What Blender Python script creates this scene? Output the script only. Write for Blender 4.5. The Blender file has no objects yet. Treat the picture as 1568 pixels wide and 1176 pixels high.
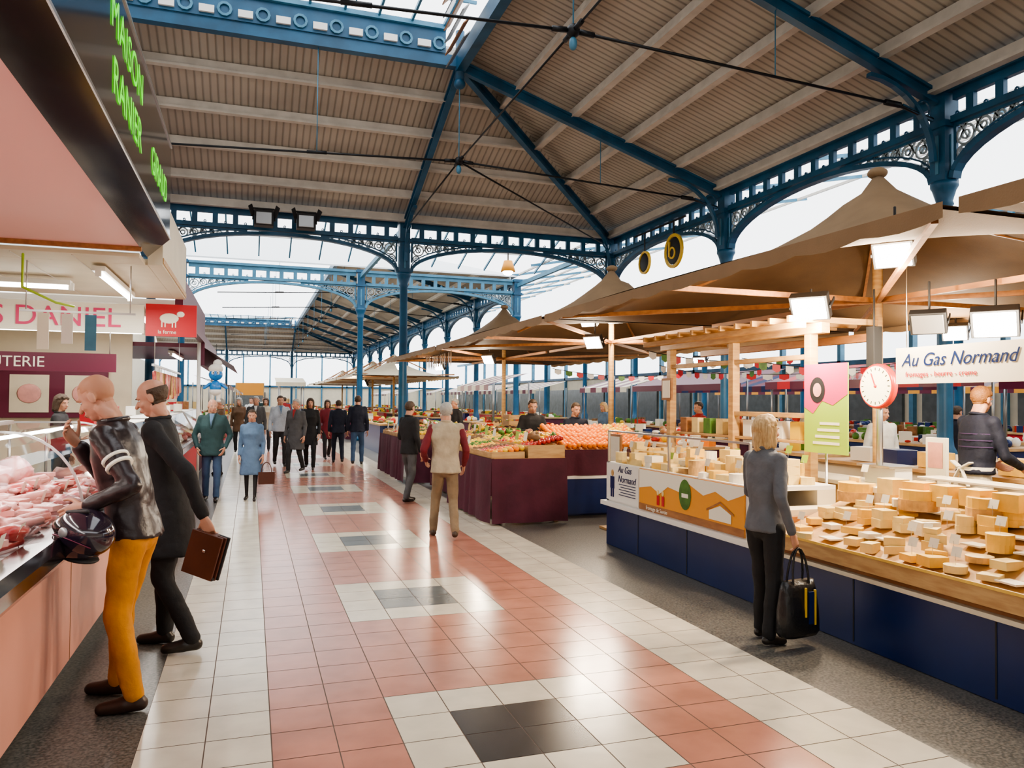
import bpy,bmesh,math,random
from mathutils import Vector,Matrix,noise
R=random.Random(7)
V=Vector
# ------------------------------------------------ materials
def mat(name,col,rough=.6,metal=0.,emit=0.,ecol=None,bump=0.,bscale=40.,var=0.,vscale=3.,coat=0.,spec=.5,col2=None,stretch=None,transl=0.):
    m=bpy.data.materials.new(name);m.use_nodes=True
    nt=m.node_tree;N=nt.nodes;L=nt.links
    b=N['Principled BSDF'];b.inputs['Base Color'].default_value=(*col,1);b.inputs['Roughness'].default_value=rough
    b.inputs['Metallic'].default_value=metal
    b.inputs['Specular IOR Level'].default_value=spec
    if coat: b.inputs['Coat Weight'].default_value=coat;b.inputs['Coat Roughness'].default_value=.08
    if emit:
        b.inputs['Emission Color'].default_value=(*(ecol or col),1);b.inputs['Emission Strength'].default_value=emit
    tc=None
    if var or bump or col2:
        tc=N.new('ShaderNodeTexCoord');mp=N.new('ShaderNodeMapping')
        if stretch: mp.inputs['Scale'].default_value=stretch
        L.new(tc.outputs['Object'],mp.inputs['Vector'])
    if var or col2:
        n=N.new('ShaderNodeTexNoise');n.inputs['Scale'].default_value=vscale;n.inputs['Detail'].default_value=5
        L.new(mp.outputs[0],n.inputs['Vector'])
        cr=N.new('ShaderNodeValToRGB')
        c2=col2 or tuple(max(0,c*(1-var)) for c in col)
        c1=col if col2 else tuple(min(1,c*(1+var*.6)) for c in col)
        cr.color_ramp.elements[0].position=.35;cr.color_ramp.elements[1].position=.65
        cr.color_ramp.elements[0].color=(*c2,1);cr.color_ramp.elements[1].color=(*c1,1)
        L.new(n.outputs['Fac'],cr.inputs[0]);L.new(cr.outputs[0],b.inputs['Base Color'])
    if bump:
        n=N.new('ShaderNodeTexNoise');n.inputs['Scale'].default_value=bscale;n.inputs['Detail'].default_value=4
        L.new(mp.outputs[0],n.inputs['Vector'])
        bp=N.new('ShaderNodeBump');bp.inputs['Strength'].default_value=bump;bp.inputs['Distance'].default_value=.02
        L.new(n.outputs['Fac'],bp.inputs['Height']);L.new(bp.outputs[0],b.inputs['Normal'])
    if transl:
        t=N.new('ShaderNodeBsdfTranslucent');t.inputs['Color'].default_value=(*col,1)
        mx=N.new('ShaderNodeMixShader');mx.inputs[0].default_value=transl
        L.new(b.outputs[0],mx.inputs[1]);L.new(t.outputs[0],mx.inputs[2]);L.new(mx.outputs[0],N['Material Output'].inputs[0])
    return m
def glassmat(name,col=(1,1,1),base=.05):
    m=bpy.data.materials.new(name);m.use_nodes=True;nt=m.node_tree;N=nt.nodes;L=nt.links
    N.remove(N['Principled BSDF']);t=N.new('ShaderNodeBsdfTransparent');t.inputs[0].default_value=(*col,1)
    g=N.new('ShaderNodeBsdfGlossy');g.inputs['Roughness'].default_value=.03
    f=N.new('ShaderNodeLayerWeight');f.inputs[0].default_value=.5
    p=N.new('ShaderNodeMath');p.operation='POWER';p.inputs[1].default_value=4;L.new(f.outputs['Facing'],p.inputs[0])
    a=N.new('ShaderNodeMath');a.operation='MULTIPLY_ADD';a.inputs[1].default_value=.5;a.inputs[2].default_value=base;L.new(p.outputs[0],a.inputs[0]);a.use_clamp=True
    mx=N.new('ShaderNodeMixShader');L.new(a.outputs[0],mx.inputs[0]);L.new(t.outputs[0],mx.inputs[1]);L.new(g.outputs[0],mx.inputs[2])
    L.new(mx.outputs[0],N['Material Output'].inputs[0]);return m
def boards(name,axis,col,dark,width=.16):
    m=bpy.data.materials.new(name);m.use_nodes=True;nt=m.node_tree;N=nt.nodes;L=nt.links
    b=N['Principled BSDF'];b.inputs['Roughness'].default_value=.75
    tc=N.new('ShaderNodeTexCoord');s=N.new('ShaderNodeSeparateXYZ');L.new(tc.outputs['Object'],s.inputs[0])
    d=N.new('ShaderNodeMath');d.operation='DIVIDE';d.inputs[1].default_value=width;L.new(s.outputs[axis],d.inputs[0])
    f=N.new('ShaderNodeMath');f.operation='FRACT';L.new(d.outputs[0],f.inputs[0])
    cr=N.new('ShaderNodeValToRGB');e=cr.color_ramp.elements;e[0].position=0;e[0].color=(0,0,0,1);e[1].position=1;e[1].color=(0,0,0,1)
    for p in (.22,.8):
        q=e.new(p);q.color=(1,1,1,1)
    L.new(f.outputs[0],cr.inputs[0])
    n=N.new('ShaderNodeTexNoise');n.inputs['Scale'].default_value=.8;n.inputs['Detail'].default_value=5;L.new(tc.outputs['Object'],n.inputs['Vector'])
    mx=N.new('ShaderNodeMix');mx.data_type='RGBA';mx.inputs[6].default_value=(*dark,1);mx.inputs[7].default_value=(*col,1);L.new(cr.outputs[0],mx.inputs[0])
    cr2=N.new('ShaderNodeValToRGB');cr2.color_ramp.elements[0].position=.3;cr2.color_ramp.elements[0].color=(.8,.8,.8,1);cr2.color_ramp.elements[1].position=.7;L.new(n.outputs['Fac'],cr2.inputs[0])
    m2=N.new('ShaderNodeMix');m2.data_type='RGBA';m2.blend_type='MULTIPLY';m2.inputs[0].default_value=1;L.new(mx.outputs[2],m2.inputs[6]);L.new(cr2.outputs[0],m2.inputs[7])
    L.new(m2.outputs[2],b.inputs['Base Color'])
    bp=N.new('ShaderNodeBump');bp.inputs['Strength'].default_value=.5;bp.inputs['Distance'].default_value=.03
    L.new(cr.outputs[0],bp.inputs['Height']);L.new(bp.outputs[0],b.inputs['Normal']);return m
M={}
M['blue']=mat('blue_paint',(.015,.095,.19),.45,var=.25,vscale=2)
M['blue2']=mat('blue_paint_light',(.07,.22,.34),.5,var=.2)
M['orn']=mat('ornament_paint',(.33,.39,.42),.6)
M['rod']=mat('dark_rod',(.012,.013,.016),.5,metal=.3)
M['cx']=boards('ceiling_boards_x',0,(.50,.45,.385),(.30,.27,.235))
M['cy']=boards('ceiling_boards_y',1,(.50,.45,.385),(.27,.24,.21))
M['purl']=mat('purlin_paint',(.60,.56,.50),.6,var=.12)
M['zinc']=mat('zinc_roof',(.75,.78,.8),.6)
M['tw']=mat('tile_white',(.62,.565,.455),.2,var=.10,vscale=4,bump=.04,bscale=6)
M['tp']=mat('tile_pink',(.43,.19,.135),.22,var=.14,vscale=3,bump=.04,bscale=6)
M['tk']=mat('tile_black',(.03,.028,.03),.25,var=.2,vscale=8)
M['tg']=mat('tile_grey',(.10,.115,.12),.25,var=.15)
M['grout']=mat('grout',(.13,.09,.07),.8)
M['terr']=mat('terrazzo',(.16,.15,.13),.35,col2=(.05,.05,.046),vscale=60)
M['navy']=mat('navy_panel',(.006,.022,.11),.3,var=.1)
M['white']=mat('white_paint',(.8,.78,.74),.5)
M['cream']=mat('cream_paint',(.70,.62,.47),.55,var=.05)
M['pink']=mat('salmon_panel',(.72,.34,.25),.4,var=.04)
M['pinkc']=mat('pink_soffit',(.88,.48,.44),.5)
M['blk']=mat('black_gloss',(.012,.009,.010),.15,coat=.5)
M['blkm']=mat('black_matte',(.02,.02,.022),.6)
M['grey']=mat('grey_metal',(.35,.36,.37),.35,metal=.6)
M['steel']=mat('brushed_steel',(.6,.6,.6),.3,metal=1)
M['wood']=mat('pale_wood',(.60,.38,.17),.5,col2=(.46,.26,.105),vscale=5,stretch=(1,1,6))
M['wood2']=mat('warm_wood',(.40,.18,.065),.5,col2=(.28,.12,.045),vscale=5,stretch=(4,1,4))
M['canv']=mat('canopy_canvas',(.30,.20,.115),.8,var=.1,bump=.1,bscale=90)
M['canv_shade']=mat('canopy_underside_shade',(.14,.08,.035),.8,var=.1,bump=.1,bscale=90)  # same canvas, darkened so the underside's shade is in the colour
M['glass']=glassmat('clear_glass')
M['tube']=mat('fluorescent_tube',(1,1,1),.5,emit=16,ecol=(1,.97,.9))
M['bulb']=mat('lamp_glow',(1,1,1),.5,emit=60,ecol=(1,.93,.8))
M['burg']=mat('burgundy_cloth',(.085,.014,.032),.8,var=.2,bump=.3,bscale=12)
M['burgp']=mat('burgundy_paint',(.13,.012,.04),.4)
M['red']=mat('red_sign',(.55,.02,.03),.5)
M['green']=mat('green_neon',(.12,.75,.03),.4,emit=1.0,ecol=(.15,1,.03))
M['orange']=mat('orange_fruit',(.85,.24,.015),.45,bump=.1,bscale=120)
M['yel']=mat('yellow_fruit',(.8,.52,.04),.45)
M['grn']=mat('leaf_green',(.08,.2,.03),.6,var=.35,vscale=10)
M['redf']=mat('red_fruit',(.5,.03,.02),.3)
M['brn']=mat('brown_fruit',(.2,.11,.05),.7)
M['ch1']=mat('cheese_cream',(.84,.66,.30),.55,var=.08,vscale=12)
M['ch2']=mat('cheese_yellow',(.88,.56,.12),.5,var=.1,vscale=12)
M['ch3']=mat('cheese_rind',(.62,.38,.16),.7,var=.25,vscale=15)
M['ch4']=mat('cheese_white',(.88,.84,.72),.6)
M['m1']=mat('meat_pink',(.62,.17,.16),.3,col2=(.78,.46,.42),vscale=14)
M['m2']=mat('meat_red',(.36,.03,.03),.28,col2=(.52,.12,.10),vscale=20)
M['m3']=mat('ham_pale',(.74,.36,.32),.4,var=.1,vscale=10)
M['org']=mat('poster_orange',(.78,.33,.04),.5)
M['pgreen']=mat('poster_green',(.36,.55,.05),.5)
M['ppink']=mat('poster_pink',(.70,.06,.18),.5)
M['skin']=mat('skin',(.50,.255,.17),.5,var=.08,vscale=20)
M['lip']=mat('lips',(.42,.15,.12),.5)
M['eyew']=mat('eye_white',(.7,.7,.68),.3)
M['eyed']=mat('eye_iris',(.03,.02,.015),.2)
def cloth(n,c,r=.8): 
    return mat('cloth_'+n,c,r,var=.18,vscale=6,bump=.35,bscale=14)
# ------------------------------------------------ mesh builder
class MB:
    def __init__(s): s.v=[];s.f=[];s.m=[];s.s=[];s.mats=[]
    def mi(s,m):
        if isinstance(m,str): m=M[m]
        if m not in s.mats: s.mats.append(m)
        return s.mats.index(m)
    def add(s,vs,fs,m,smooth=False,T=None):
        o=len(s.v);i=s.mi(m)
        for p in vs: s.v.append(tuple(T@V(p)) if T else tuple(p))
        for f in fs: s.f.append(tuple(a+o for a in f));s.m.append(i);s.s.append(smooth)
    def box(s,c,d,m,T=None,rz=0):
        x,y,z=[a/2 for a in d];c=V(c)
        vs=[V((i*x,j*y,k*z)) for i in(-1,1) for j in(-1,1) for k in(-1,1)]
        if rz: r=Matrix.Rotation(rz,3,'Z');vs=[r@p for p in vs]
        vs=[p+c for p in vs]
        s.add(vs,[(0,1,3,2),(4,6,7,5),(0,4,5,1),(2,3,7,6),(0,2,6,4),(1,5,7,3)],m,False,T)
    def bx(s,x0,x1,y0,y1,z0,z1,m): s.box(((x0+x1)/2,(y0+y1)/2,(z0+z1)/2),(x1-x0,y1-y0,z1-z0),m)
    def beam(s,p,q,w,h,m,up=(0,0,1)):
        p=V(p);q=V(q);d=(q-p).normalized();u=V(up)
        a=d.cross(u)
        if a.length<1e-4: a=d.cross(V((1,0,0)))
        a.normalize();b=a.cross(d).normalized()
        vs=[e+a*i*w/2+b*j*h/2 for e in(p,q) for i in(-1,1) for j in(-1,1)]
        s.add(vs,[(0,1,3,2),(4,6,7,5),(0,4,5,1),(2,3,7,6),(0,2,6,4),(1,5,7,3)],m)
    def loft(s,rings,m,smooth=True,T=None,cap=True):
        n=len(rings[0]);vs=[p for r in rings for p in r];fs=[]
        for i in range(len(rings)-1):
            for j in range(n):
                k=(j+1)%n;fs.append((i*n+j,i*n+k,(i+1)*n+k,(i+1)*n+j))
        if cap: fs.append(tuple(range(n))[::-1]);fs.append(tuple((len(rings)-1)*n+j for j in range(n)))
        s.add(vs,fs,m,smooth,T)
    def tube(s,p,q,r1,m,r2=None,n=10,smooth=True,round_=False):
        r2=r1 if r2 is None else r2
        p=V(p);q=V(q);d=(q-p)
        if d.length<1e-6: d=V((0,0,1e-5))
        d=d.normalized()
        a=d.cross(V((0,0,1)))
        if a.length<1e-3: a=d.cross(V((1,0,0)))
        a.normalize();b=d.cross(a)
        def ring(c,r): return [c+a*math.cos(t)*r+b*math.sin(t)*r for t in [2*math.pi*i/n for i in range(n)]]
        rs=[]
        if round_:
            for t in (85,60,30): rs.append(ring(p-d*r1*math.sin(math.radians(t)),r1*math.cos(math.radians(t))))
        rs+= [ring(p,r1),ring(q,r2)]
        if round_:
            for t in (30,60,85): rs.append(ring(q+d*r2*math.sin(math.radians(t)),r2*math.cos(math.radians(t))))
        s.loft(rs,m,smooth)
    def cap(s,p,q,r1,r2,m,n=12): s.tube(p,q,r1,m,r2,n,True,True)
    def ell(s,c,r,m,n=14,k=9,T=None,nz=0,seed=0):
        if not hasattr(r,'__len__'): r=(r,r,r)
        c=V(c);rs=[]
        for i in range(1,k):
            ph=math.pi*i/k
            ring=[]
            for j in range(n):
                t=2*math.pi*j/n
                p=V((math.sin(ph)*math.cos(t),math.sin(ph)*math.sin(t),-math.cos(ph)))
                g=1+(nz*noise.noise(p*1.7+V((seed,seed*.7,0))) if nz else 0)
                ring.append(c+V((p.x*r[0]*g,p.y*r[1]*g,p.z*r[2]*g)))
            rs.append(ring)
        vs=[p for q in rs for p in q];fs=[]
        for i in range(len(rs)-1):
            for j in range(n):
                l=(j+1)%n;fs.append((i*n+j,i*n+l,(i+1)*n+l,(i+1)*n+j))
        vs.append(c+V((0,0,-r[2])));vs.append(c+V((0,0,r[2])));a=len(vs)-2
        for j in range(n):
            l=(j+1)%n;fs.append((l,j,a));fs.append(((len(rs)-1)*n+j,(len(rs)-1)*n+l,a+1))
        s.add(vs,fs,m,True,T)
    def ring(s,c,r,w,m,ax='x',n=16,t=.03):
        vs=[];c=V(c)
        for j in range(n):
            a=2*math.pi*j/n
            for rr in (r-w/2,r+w/2):
                for h in(-t/2,t/2):
                    if ax=='x': p=V((h,math.cos(a)*rr,math.sin(a)*rr))
                    elif ax=='y': p=V((math.cos(a)*rr,h,math.sin(a)*rr))
                    else: p=V((math.cos(a)*rr,math.sin(a)*rr,h))
                    vs.append(c+p)
        fs=[]
        for j in range(n):
            a=j*4;b=((j+1)%n)*4
            fs+=[(a,b,b+1,a+1),(a+2,a+3,b+3,b+2),(a,a+2,b+2,b),(a+1,b+1,b+3,a+3)]
        s.add(vs,fs,m)
    def quad(s,pts,m): s.add(pts,[tuple(range(len(pts)))],m)
    def build(s,name,bevel=0,origin=True,parent=None):
        me=bpy.data.meshes.new(name)
        loc=V((0,0,0))
        if origin and s.v:
            xs=[p[0] for p in s.v];ys=[p[1] for p in s.v];zs=[p[2] for p in s.v]
            loc=V(((min(xs)+max(xs))/2,(min(ys)+max(ys))/2,min(zs)))
        me.from_pydata([(p[0]-loc.x,p[1]-loc.y,p[2]-loc.z) for p in s.v],[],s.f)
        for m in s.mats: me.materials.append(m)
        me.polygons.foreach_set('material_index',s.m);me.polygons.foreach_set('use_smooth',s.s);me.update()
        bm=bmesh.new();bm.from_mesh(me);bmesh.ops.recalc_face_normals(bm,faces=bm.faces);bm.to_mesh(me);bm.free()
        o=bpy.data.objects.new(name,me);o.location=loc;bpy.context.collection.objects.link(o)
        if bevel:
            b=o.modifiers.new('bevel','BEVEL');b.width=bevel;b.segments=2;b.limit_method='ANGLE'
        if parent: attach(o,parent)
        return o
def attach(o,parent):
    o.parent=parent;o.matrix_parent_inverse=Matrix.Translation(-parent.location)
def text(s,loc,size,face,m,parent,shear=0,ext=.002,align='LEFT',name='lettering',sx=1):
    cu=bpy.data.curves.new(name,'FONT');cu.body=s;cu.size=size;cu.extrude=ext;cu.shear=shear;cu.align_x=align
    o=bpy.data.objects.new(name,cu);bpy.context.collection.objects.link(o);cu.materials.append(M[m] if isinstance(m,str) else m)
    ax={'-x':((0,-1,0),(0,0,1),(-1,0,0)),'+x':((0,1,0),(0,0,1),(1,0,0)),'-y':((1,0,0),(0,0,1),(0,-1,0))}[face]
    o.matrix_world=Matrix.Translation(loc)@Matrix([ax[0],ax[1],ax[2]]).transposed().to_4x4()@Matrix.Diagonal((sx,1,1,1))
    if parent: attach(o,parent)
    return o
def remesh(mb,vox,sm=2,nz=0,nsc=9,seed=0):
    me=bpy.data.meshes.new('t');me.from_pydata(mb.v,[],mb.f);me.update()
    bm=bmesh.new();bm.from_mesh(me);bmesh.ops.recalc_face_normals(bm,faces=bm.faces);bm.to_mesh(me);bm.free()
    o=bpy.data.objects.new('t',me);bpy.context.collection.objects.link(o)
    r=o.modifiers.new('r','REMESH');r.mode='VOXEL';r.voxel_size=vox
    if sm:
        q=o.modifiers.new('s','SMOOTH');q.iterations=sm;q.factor=.5
    dg=bpy.context.evaluated_depsgraph_get();e=o.evaluated_get(dg);m2=e.to_mesh()
    vs=[v.co.copy() for v in m2.vertices];ns=[v.normal.copy() for v in m2.vertices];fs=[tuple(p.vertices) for p in m2.polygons]
    e.to_mesh_clear();bpy.data.objects.remove(o);bpy.data.meshes.remove(me)
    if nz:
        for i,p in enumerate(vs):
            q=V((p.x*nsc,p.y*nsc,p.z*nsc*.8+seed))
            vs[i]=p+ns[i]*nz*(noise.noise(q)+.6*abs(noise.noise(q*2.1)))
    return vs,ns,fs
# ------------------------------------------------ people
def hand(mb,w,d,side,curl,vox,skin,palmn=None):
    d=d.normalized();t=(side-d*side.dot(d)).normalized();n=d.cross(t).normalized()
    if palmn is not None and n.dot(palmn)<0: n=-n
    h=MB();
    rs=[]
    for a,wd,th in ((-.03,.026,.022),(.0,.029,.02),(.03,.038,.017),(.065,.042,.015),(.09,.040,.012)):
        rs.append([w+d*a+t*math.cos(q)*wd+n*math.sin(q)*th for q in [2*math.pi*i/12 for i in range(12)]])
    h.loft(rs,skin)
    for i,(o,ln) in enumerate(((.030,.070),(.010,.080),(-.010,.074),(-.029,.058))):
        p=w+d*.082+t*o;ang=curl*.35+.05*i;dd=d*math.cos(ang)+n*math.sin(ang)
        dd=(dd+t*o*.8).normalized()
        rr=.0088 if i<3 else .0075
        for k,(f,) in enumerate(((.45,),(.32,),(.25,))):
            q=p+dd*ln*f;h.cap(p,q,rr,rr*.93,skin,8);p=q;rr*=.93
            ang+=curl;dd=d*math.cos(ang)+n*math.sin(ang)
    p=w+d*.018+t*.024;dd=(d*.55+t*.7+n*.35).normalized()
    for k,f in enumerate((.042,.032,.026)):
        q=p+dd*f;h.cap(p,q,.0125-.0018*k,.0112-.0018*k,skin,8);p=q;dd=(dd+d*.5+n*.25*curl-t*.15).normalized()
    if vox: vs,ns,fs=remesh(h,vox,1);mb.add(vs,fs,skin,True)
    else: mb.add(h.v,h.f,skin,True)
def person(name,x,y,yaw,H=1.75,top=None,bottom=None,shoe=None,sleeve=None,hair='short',hairm=None,skin='skin',lean=(0,0),hem=.84,arms={},legs={},head=(0,0,0),hoff=(0,0,0),
           fem=False,hi=False,z0=0,curl=(.35,.35),fat=1.,seed=0,extra=None,legm=None,shirt=None,handside={},loose=1.,flare=1.):
    top=top or cl['dark'];bottom=bottom or cl['dark'];shoe=shoe or cl['shoe'];hairm=hairm or cl['hairbr']
    F=MB();vb=.013 if hi else .02;yr=math.radians(yaw)
    wf=.9 if fem else 1.
    def sh(z): k=max(0,z-.92)/.55;return V((lean[0]*k,lean[1]*k,-(lean[0]**2+lean[1]**2)*k*.5))
    tb=MB();tab=[(1.515,.062,.06,-.015),(1.485,.10,.07,-.012),(1.45,.152,.088,-.01),(1.40,.182,.105,-.005),(1.30,.185,.122,.0),(1.18,.168,.12,.003),(1.06,.155 if not fem else .135,.115,.003),(.96,.165,.12,0),(.87,.178,.126,-.005)]
    if fem: tab[4]=(1.29,.178,.135,.015)
    tab=[t for t in tab if t[0]>hem+.02]
    hw=.180+max(0,.87-hem)*.10*flare;tab.append((hem,hw,.128+max(0,.87-hem)*.12*flare,-.005))
    rs=[]
    for z,rx,ry,yo in tab:
        c=V((0,yo,z))+sh(z);g=fat if z<1.4 else (1+fat)/2;ring=[]
        for i in range(20):
            t=2*math.pi*i/20;cc,ss=math.cos(t),math.sin(t)
            ring.append(c+V((abs(cc)**.85*math.copysign(1,cc)*rx*wf*g,abs(ss)**.85*math.copysign(1,ss)*ry*g,0)))
        rs.append(ring)
    tb.loft(rs,top)
    ab=MB() if sleeve else tb
    hands=[]
    for s,sg in (('L',-1),('R',1)):
        S=V((sg*.168*wf*(.5+.5*fat),-.005,1.42))+sh(1.42)
        if s in arms: E,Wr=V(arms[s][0]),V(arms[s][1])
        else: E=V((sg*.235*wf,-.03,1.13))+sh(1.2);Wr=V((sg*.245*wf,.05,.885))+sh(1.0)
        k=.92 if fem else 1.;k*=loose
        tb.ell(S,(.066*k,.066*k,.068*k),top)
        ab.cap(S,E,.062*k,.05*k,top);ab.cap(E,Wr,.05*k,.038*k,top)
        d=(Wr-E).normalized();side=V(handside[s]) if s in handside else V((-sg*.2,1,0))
        hands.append((Wr+d*.03,d,side,V((-sg,0,0)),curl[0 if s=='L' else 1]))
    nzv=.010
    vs,ns,fs=remesh(tb,vb,2,nzv,8,seed);F.add(vs,fs,top,True)
    if sleeve: vs,ns,fs=remesh(ab,vb,2,nzv,9,seed);F.add(vs,fs,sleeve,True)
    cb=MB();c=V((0,-.012,1.50))+sh(1.5);n=14
    pts=[c+V((math.cos(t)*.072,math.sin(t)*.068,.0+.012*-math.sin(t))) for t in [2*math.pi*i/n for i in range(n)]]
    for i in range(n):
        if i==3: continue
        cb.cap(pts[i],pts[(i+1)%n],.014,.014,top,8)
    if shirt:
        gv=[];gf=[];zz=[1.505,1.46,1.42,1.38,1.34,1.30,1.26]
        yt=lambda z: .062+(1.505-z)*.62 if z>1.44 else (.102+(1.44-z)*.18 if z>1.36 else .118+(1.36-z)*.05)
        for z in zz:
            w=.052*(z-1.24)/.265
            for q in(-1,-.5,0,.5,1): gv.append(V((q*w,yt(z)*(fat if z<1.42 else 1)+.014-abs(q)*.006,z))+sh(z))
        for a in range(len(zz)-1):
            for q in range(4): gf.append((a*5+q,a*5+q+1,a*5+6+q,a*5+5+q))
        F.add(gv,gf,shirt,True)
        for sg in(-1,1):
            for a in range(len(zz)-1):
                p=gv[a*5+(0 if sg<0 else 4)];q=gv[a*5+5+(0 if sg<0 else 4)];F.cap(p,q,.011,.010,top,6)
    F.add(cb.v,cb.f,top,True)
    lb=MB();lb.ell((0,0,.90),(.158*wf*fat,.112*fat,.12),bottom)
    lm=legm or bottom
    kb=lb if not legm else MB()
    feet=[]
    for s,sg in (('L',-1),('R',1)):
        Hp=V((sg*.085,0,.88))
        if s in legs: K,A=V(legs[s][0]),V(legs[s][1]);fy=legs[s][2]
        else: K=V((sg*.10,.02,.49));A=V((sg*.11,-.02,.085));fy=-sg*8
        if legm: kb.cap(Hp,K,.075,.05,lm);kb.cap(K,A,.048,.032,lm)
        else: lb.cap(Hp,K,.088,.066,bottom);lb.cap(K,A,.064,.052,bottom)
        feet.append((A,math.radians(fy)))
    vs,ns,fs=remesh(lb,vb,2,nzv,9,seed+5);F.add(vs,fs,bottom,True)
    if legm: vs,ns,fs=remesh(kb,vb*.8,2);F.add(vs,fs,lm,True)
    for A,fy in feet:
        sb=MB();f=V((-math.sin(fy),math.cos(fy),0));zb=A.z-.085
        b=V((A.x,A.y,zb));q=.85 if fem else 1
        sb.cap(b-f*.03+V((0,0,.04)),b+f*.05+V((0,0,.04)),.04*q,.043*q,shoe);sb.cap(b+f*.05+V((0,0,.035)),b+f*.15*q+V((0,0,.026)),.043*q,.034*q,shoe)
        sb.cap(b-f*.02+V((0,0,.05)),b+V((0,0,.10)),.038*q,.04*q,shoe)
        vs,ns,fs=remesh(sb,.011 if hi else .016,1);vs=[V((p.x,p.y,max(p.z,zb))) for p in vs];F.add(vs,fs,shoe,True)
    for w,d,sd,pn,cu in hands: hand(F,w,d,sd,cu,.0042 if hi else 0,skin,pn)
    hb=MB()
    hb.ell((0,-.015,.03),(.073,.092,.085),skin,20,14);hb.ell((0,.018,-.03),(.058,.068,.083),skin,20,14)
    hb.ell((0,.048,-.088),(.032,.032,.026),skin);hb.cap((0,.085,.0),(0,.106,-.032),.007,.013,skin)
    hb.cap((-.034,.07,.02),(.034,.07,.02),.012,.012,skin);hb.ell((-.035,.055,-.03),(.022,.022,.022),skin);hb.ell((.035,.055,-.03),(.022,.022,.022),skin)
    hb.ell((0,.082,-.06),(.024,.014,.008),skin);hb.ell((0,.081,-.071),(.02,.013,.008),skin)
    for sg in(-1,1): hb.ell((sg*.076,-.012,-.01),(.010,.020,.033),skin);hb.cap((sg*.04,-.01,-.07),(sg*.03,-.03,-.13),.03,.035,skin)
    hc=V((0,.015,1.638))+sh(1.6)+V(hoff)
    Th=Matrix.Translation(hc)@Matrix.Rotation(math.radians(head[0]),4,'Z')@Matrix.Rotation(math.radians(head[1]),4,'X')@Matrix.Rotation(math.radians(head[2]),4,'Y')
    nb=Th.inverted()@(V((0,-.02,1.46))+sh(1.46))
    hb.cap((0,-.02,-.05),nb,.052,.058,skin)
    vs,ns,fs=remesh(hb,.0065 if hi else .011,1)
    F.add(vs,fs,skin,True,Th)
    for sg in(-1,1):
        F.ell((sg*.029,.0665,.001),(.0125,.0085,.0065),'eyew',10,6,Th);F.ell((sg*.029,.0725,.001),(.0058,.0040,.0058),'eyed',8,6,Th);F.cap(Th@V((sg*.018,.072,.0085)),Th@V((sg*.041,.066,.0075)),.0035,.003,skin,6)
        F.ell((sg*.031,.081,.019),(.018,.005,.004),hairm if hair!='bald' else 'brn',8,5,Th)
    F.ell((0,.092,-.062),(.021,.007,.004),'lip',10,5,Th);F.ell((0,.09,-.069),(.018,.007,.004),'lip',10,5,Th)
    def region(p):
        if abs(p.x)>.079 or p.z<-.09: return False
        if hair=='fringe': return p.y<.0 and -.06<p.z<.05
        if p.y>.035: return p.z>.068
        if p.y>.0: return p.z>.03
        return p.z>-.06+max(0,(p.y+.05))*.9
    off={'short':.013,'buzz':.0025,'fringe':.012,'long':.02,'bob':.02}.get(hair,0)
    if off:
        keep=[f for f in fs if all(region(vs[i]) for i in f)]
        hv=[];hf=[];mp={};edge={}
        for f in keep:
            for a in range(len(f)):
                e=tuple(sorted((f[a],f[(a+1)%len(f)])));edge[e]=edge.get(e,0)+1
        bd={i for e,c in edge.items() if c==1 for i in e}
        for f in keep:
            g=[]
            for i in f:
                if i not in mp:
                    mp[i]=len(hv);o=off*(1+.35*noise.noise(vs[i]*40)) if i not in bd else off*.1
                    hv.append(vs[i]+ns[i]*o)
                g.append(mp[i])
            hf.append(tuple(g))
        F.add(hv,hf,hairm,True,Th)
    if hair in('bob','long'):
        b=MB();zl=-.115 if hair=='bob' else -.2
        b.ell((0,-.03,.035),(.088,.098,.092),hairm)
        for sg in(-1,1): b.cap((sg*.06,.01,.03),(sg*.072,-.0,zl),.03,.026,hairm);b.cap((sg*.055,-.05,.02),(sg*.06,-.05,zl),.045,.035,hairm)
        b.cap((0,-.06,.0),(0,-.075,zl-.01),.06,.045,hairm);b.cap((-.04,.055,.075),(.045,.05,.08),.022,.02,hairm)
        v2,n2,f2=remesh(b,.009 if hi else .014,2,.006,30);F.add(v2,f2,hairm,True,Th)
    if extra: extra(F,sh,Th)
    sc=H/1.75;T=Matrix.Translation((x,y,z0))@Matrix.Rotation(yr,4,'Z')@Matrix.Scale(sc,4)
    F.v=[tuple(T@V(p)) for p in F.v]
    return F.build(name)
def loc2w(x,y,yaw,H,p,z0=0):
    return Matrix.Translation((x,y,z0))@Matrix.Rotation(math.radians(yaw),4,'Z')@Matrix.Scale(H/1.75,4)@V(p)
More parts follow.
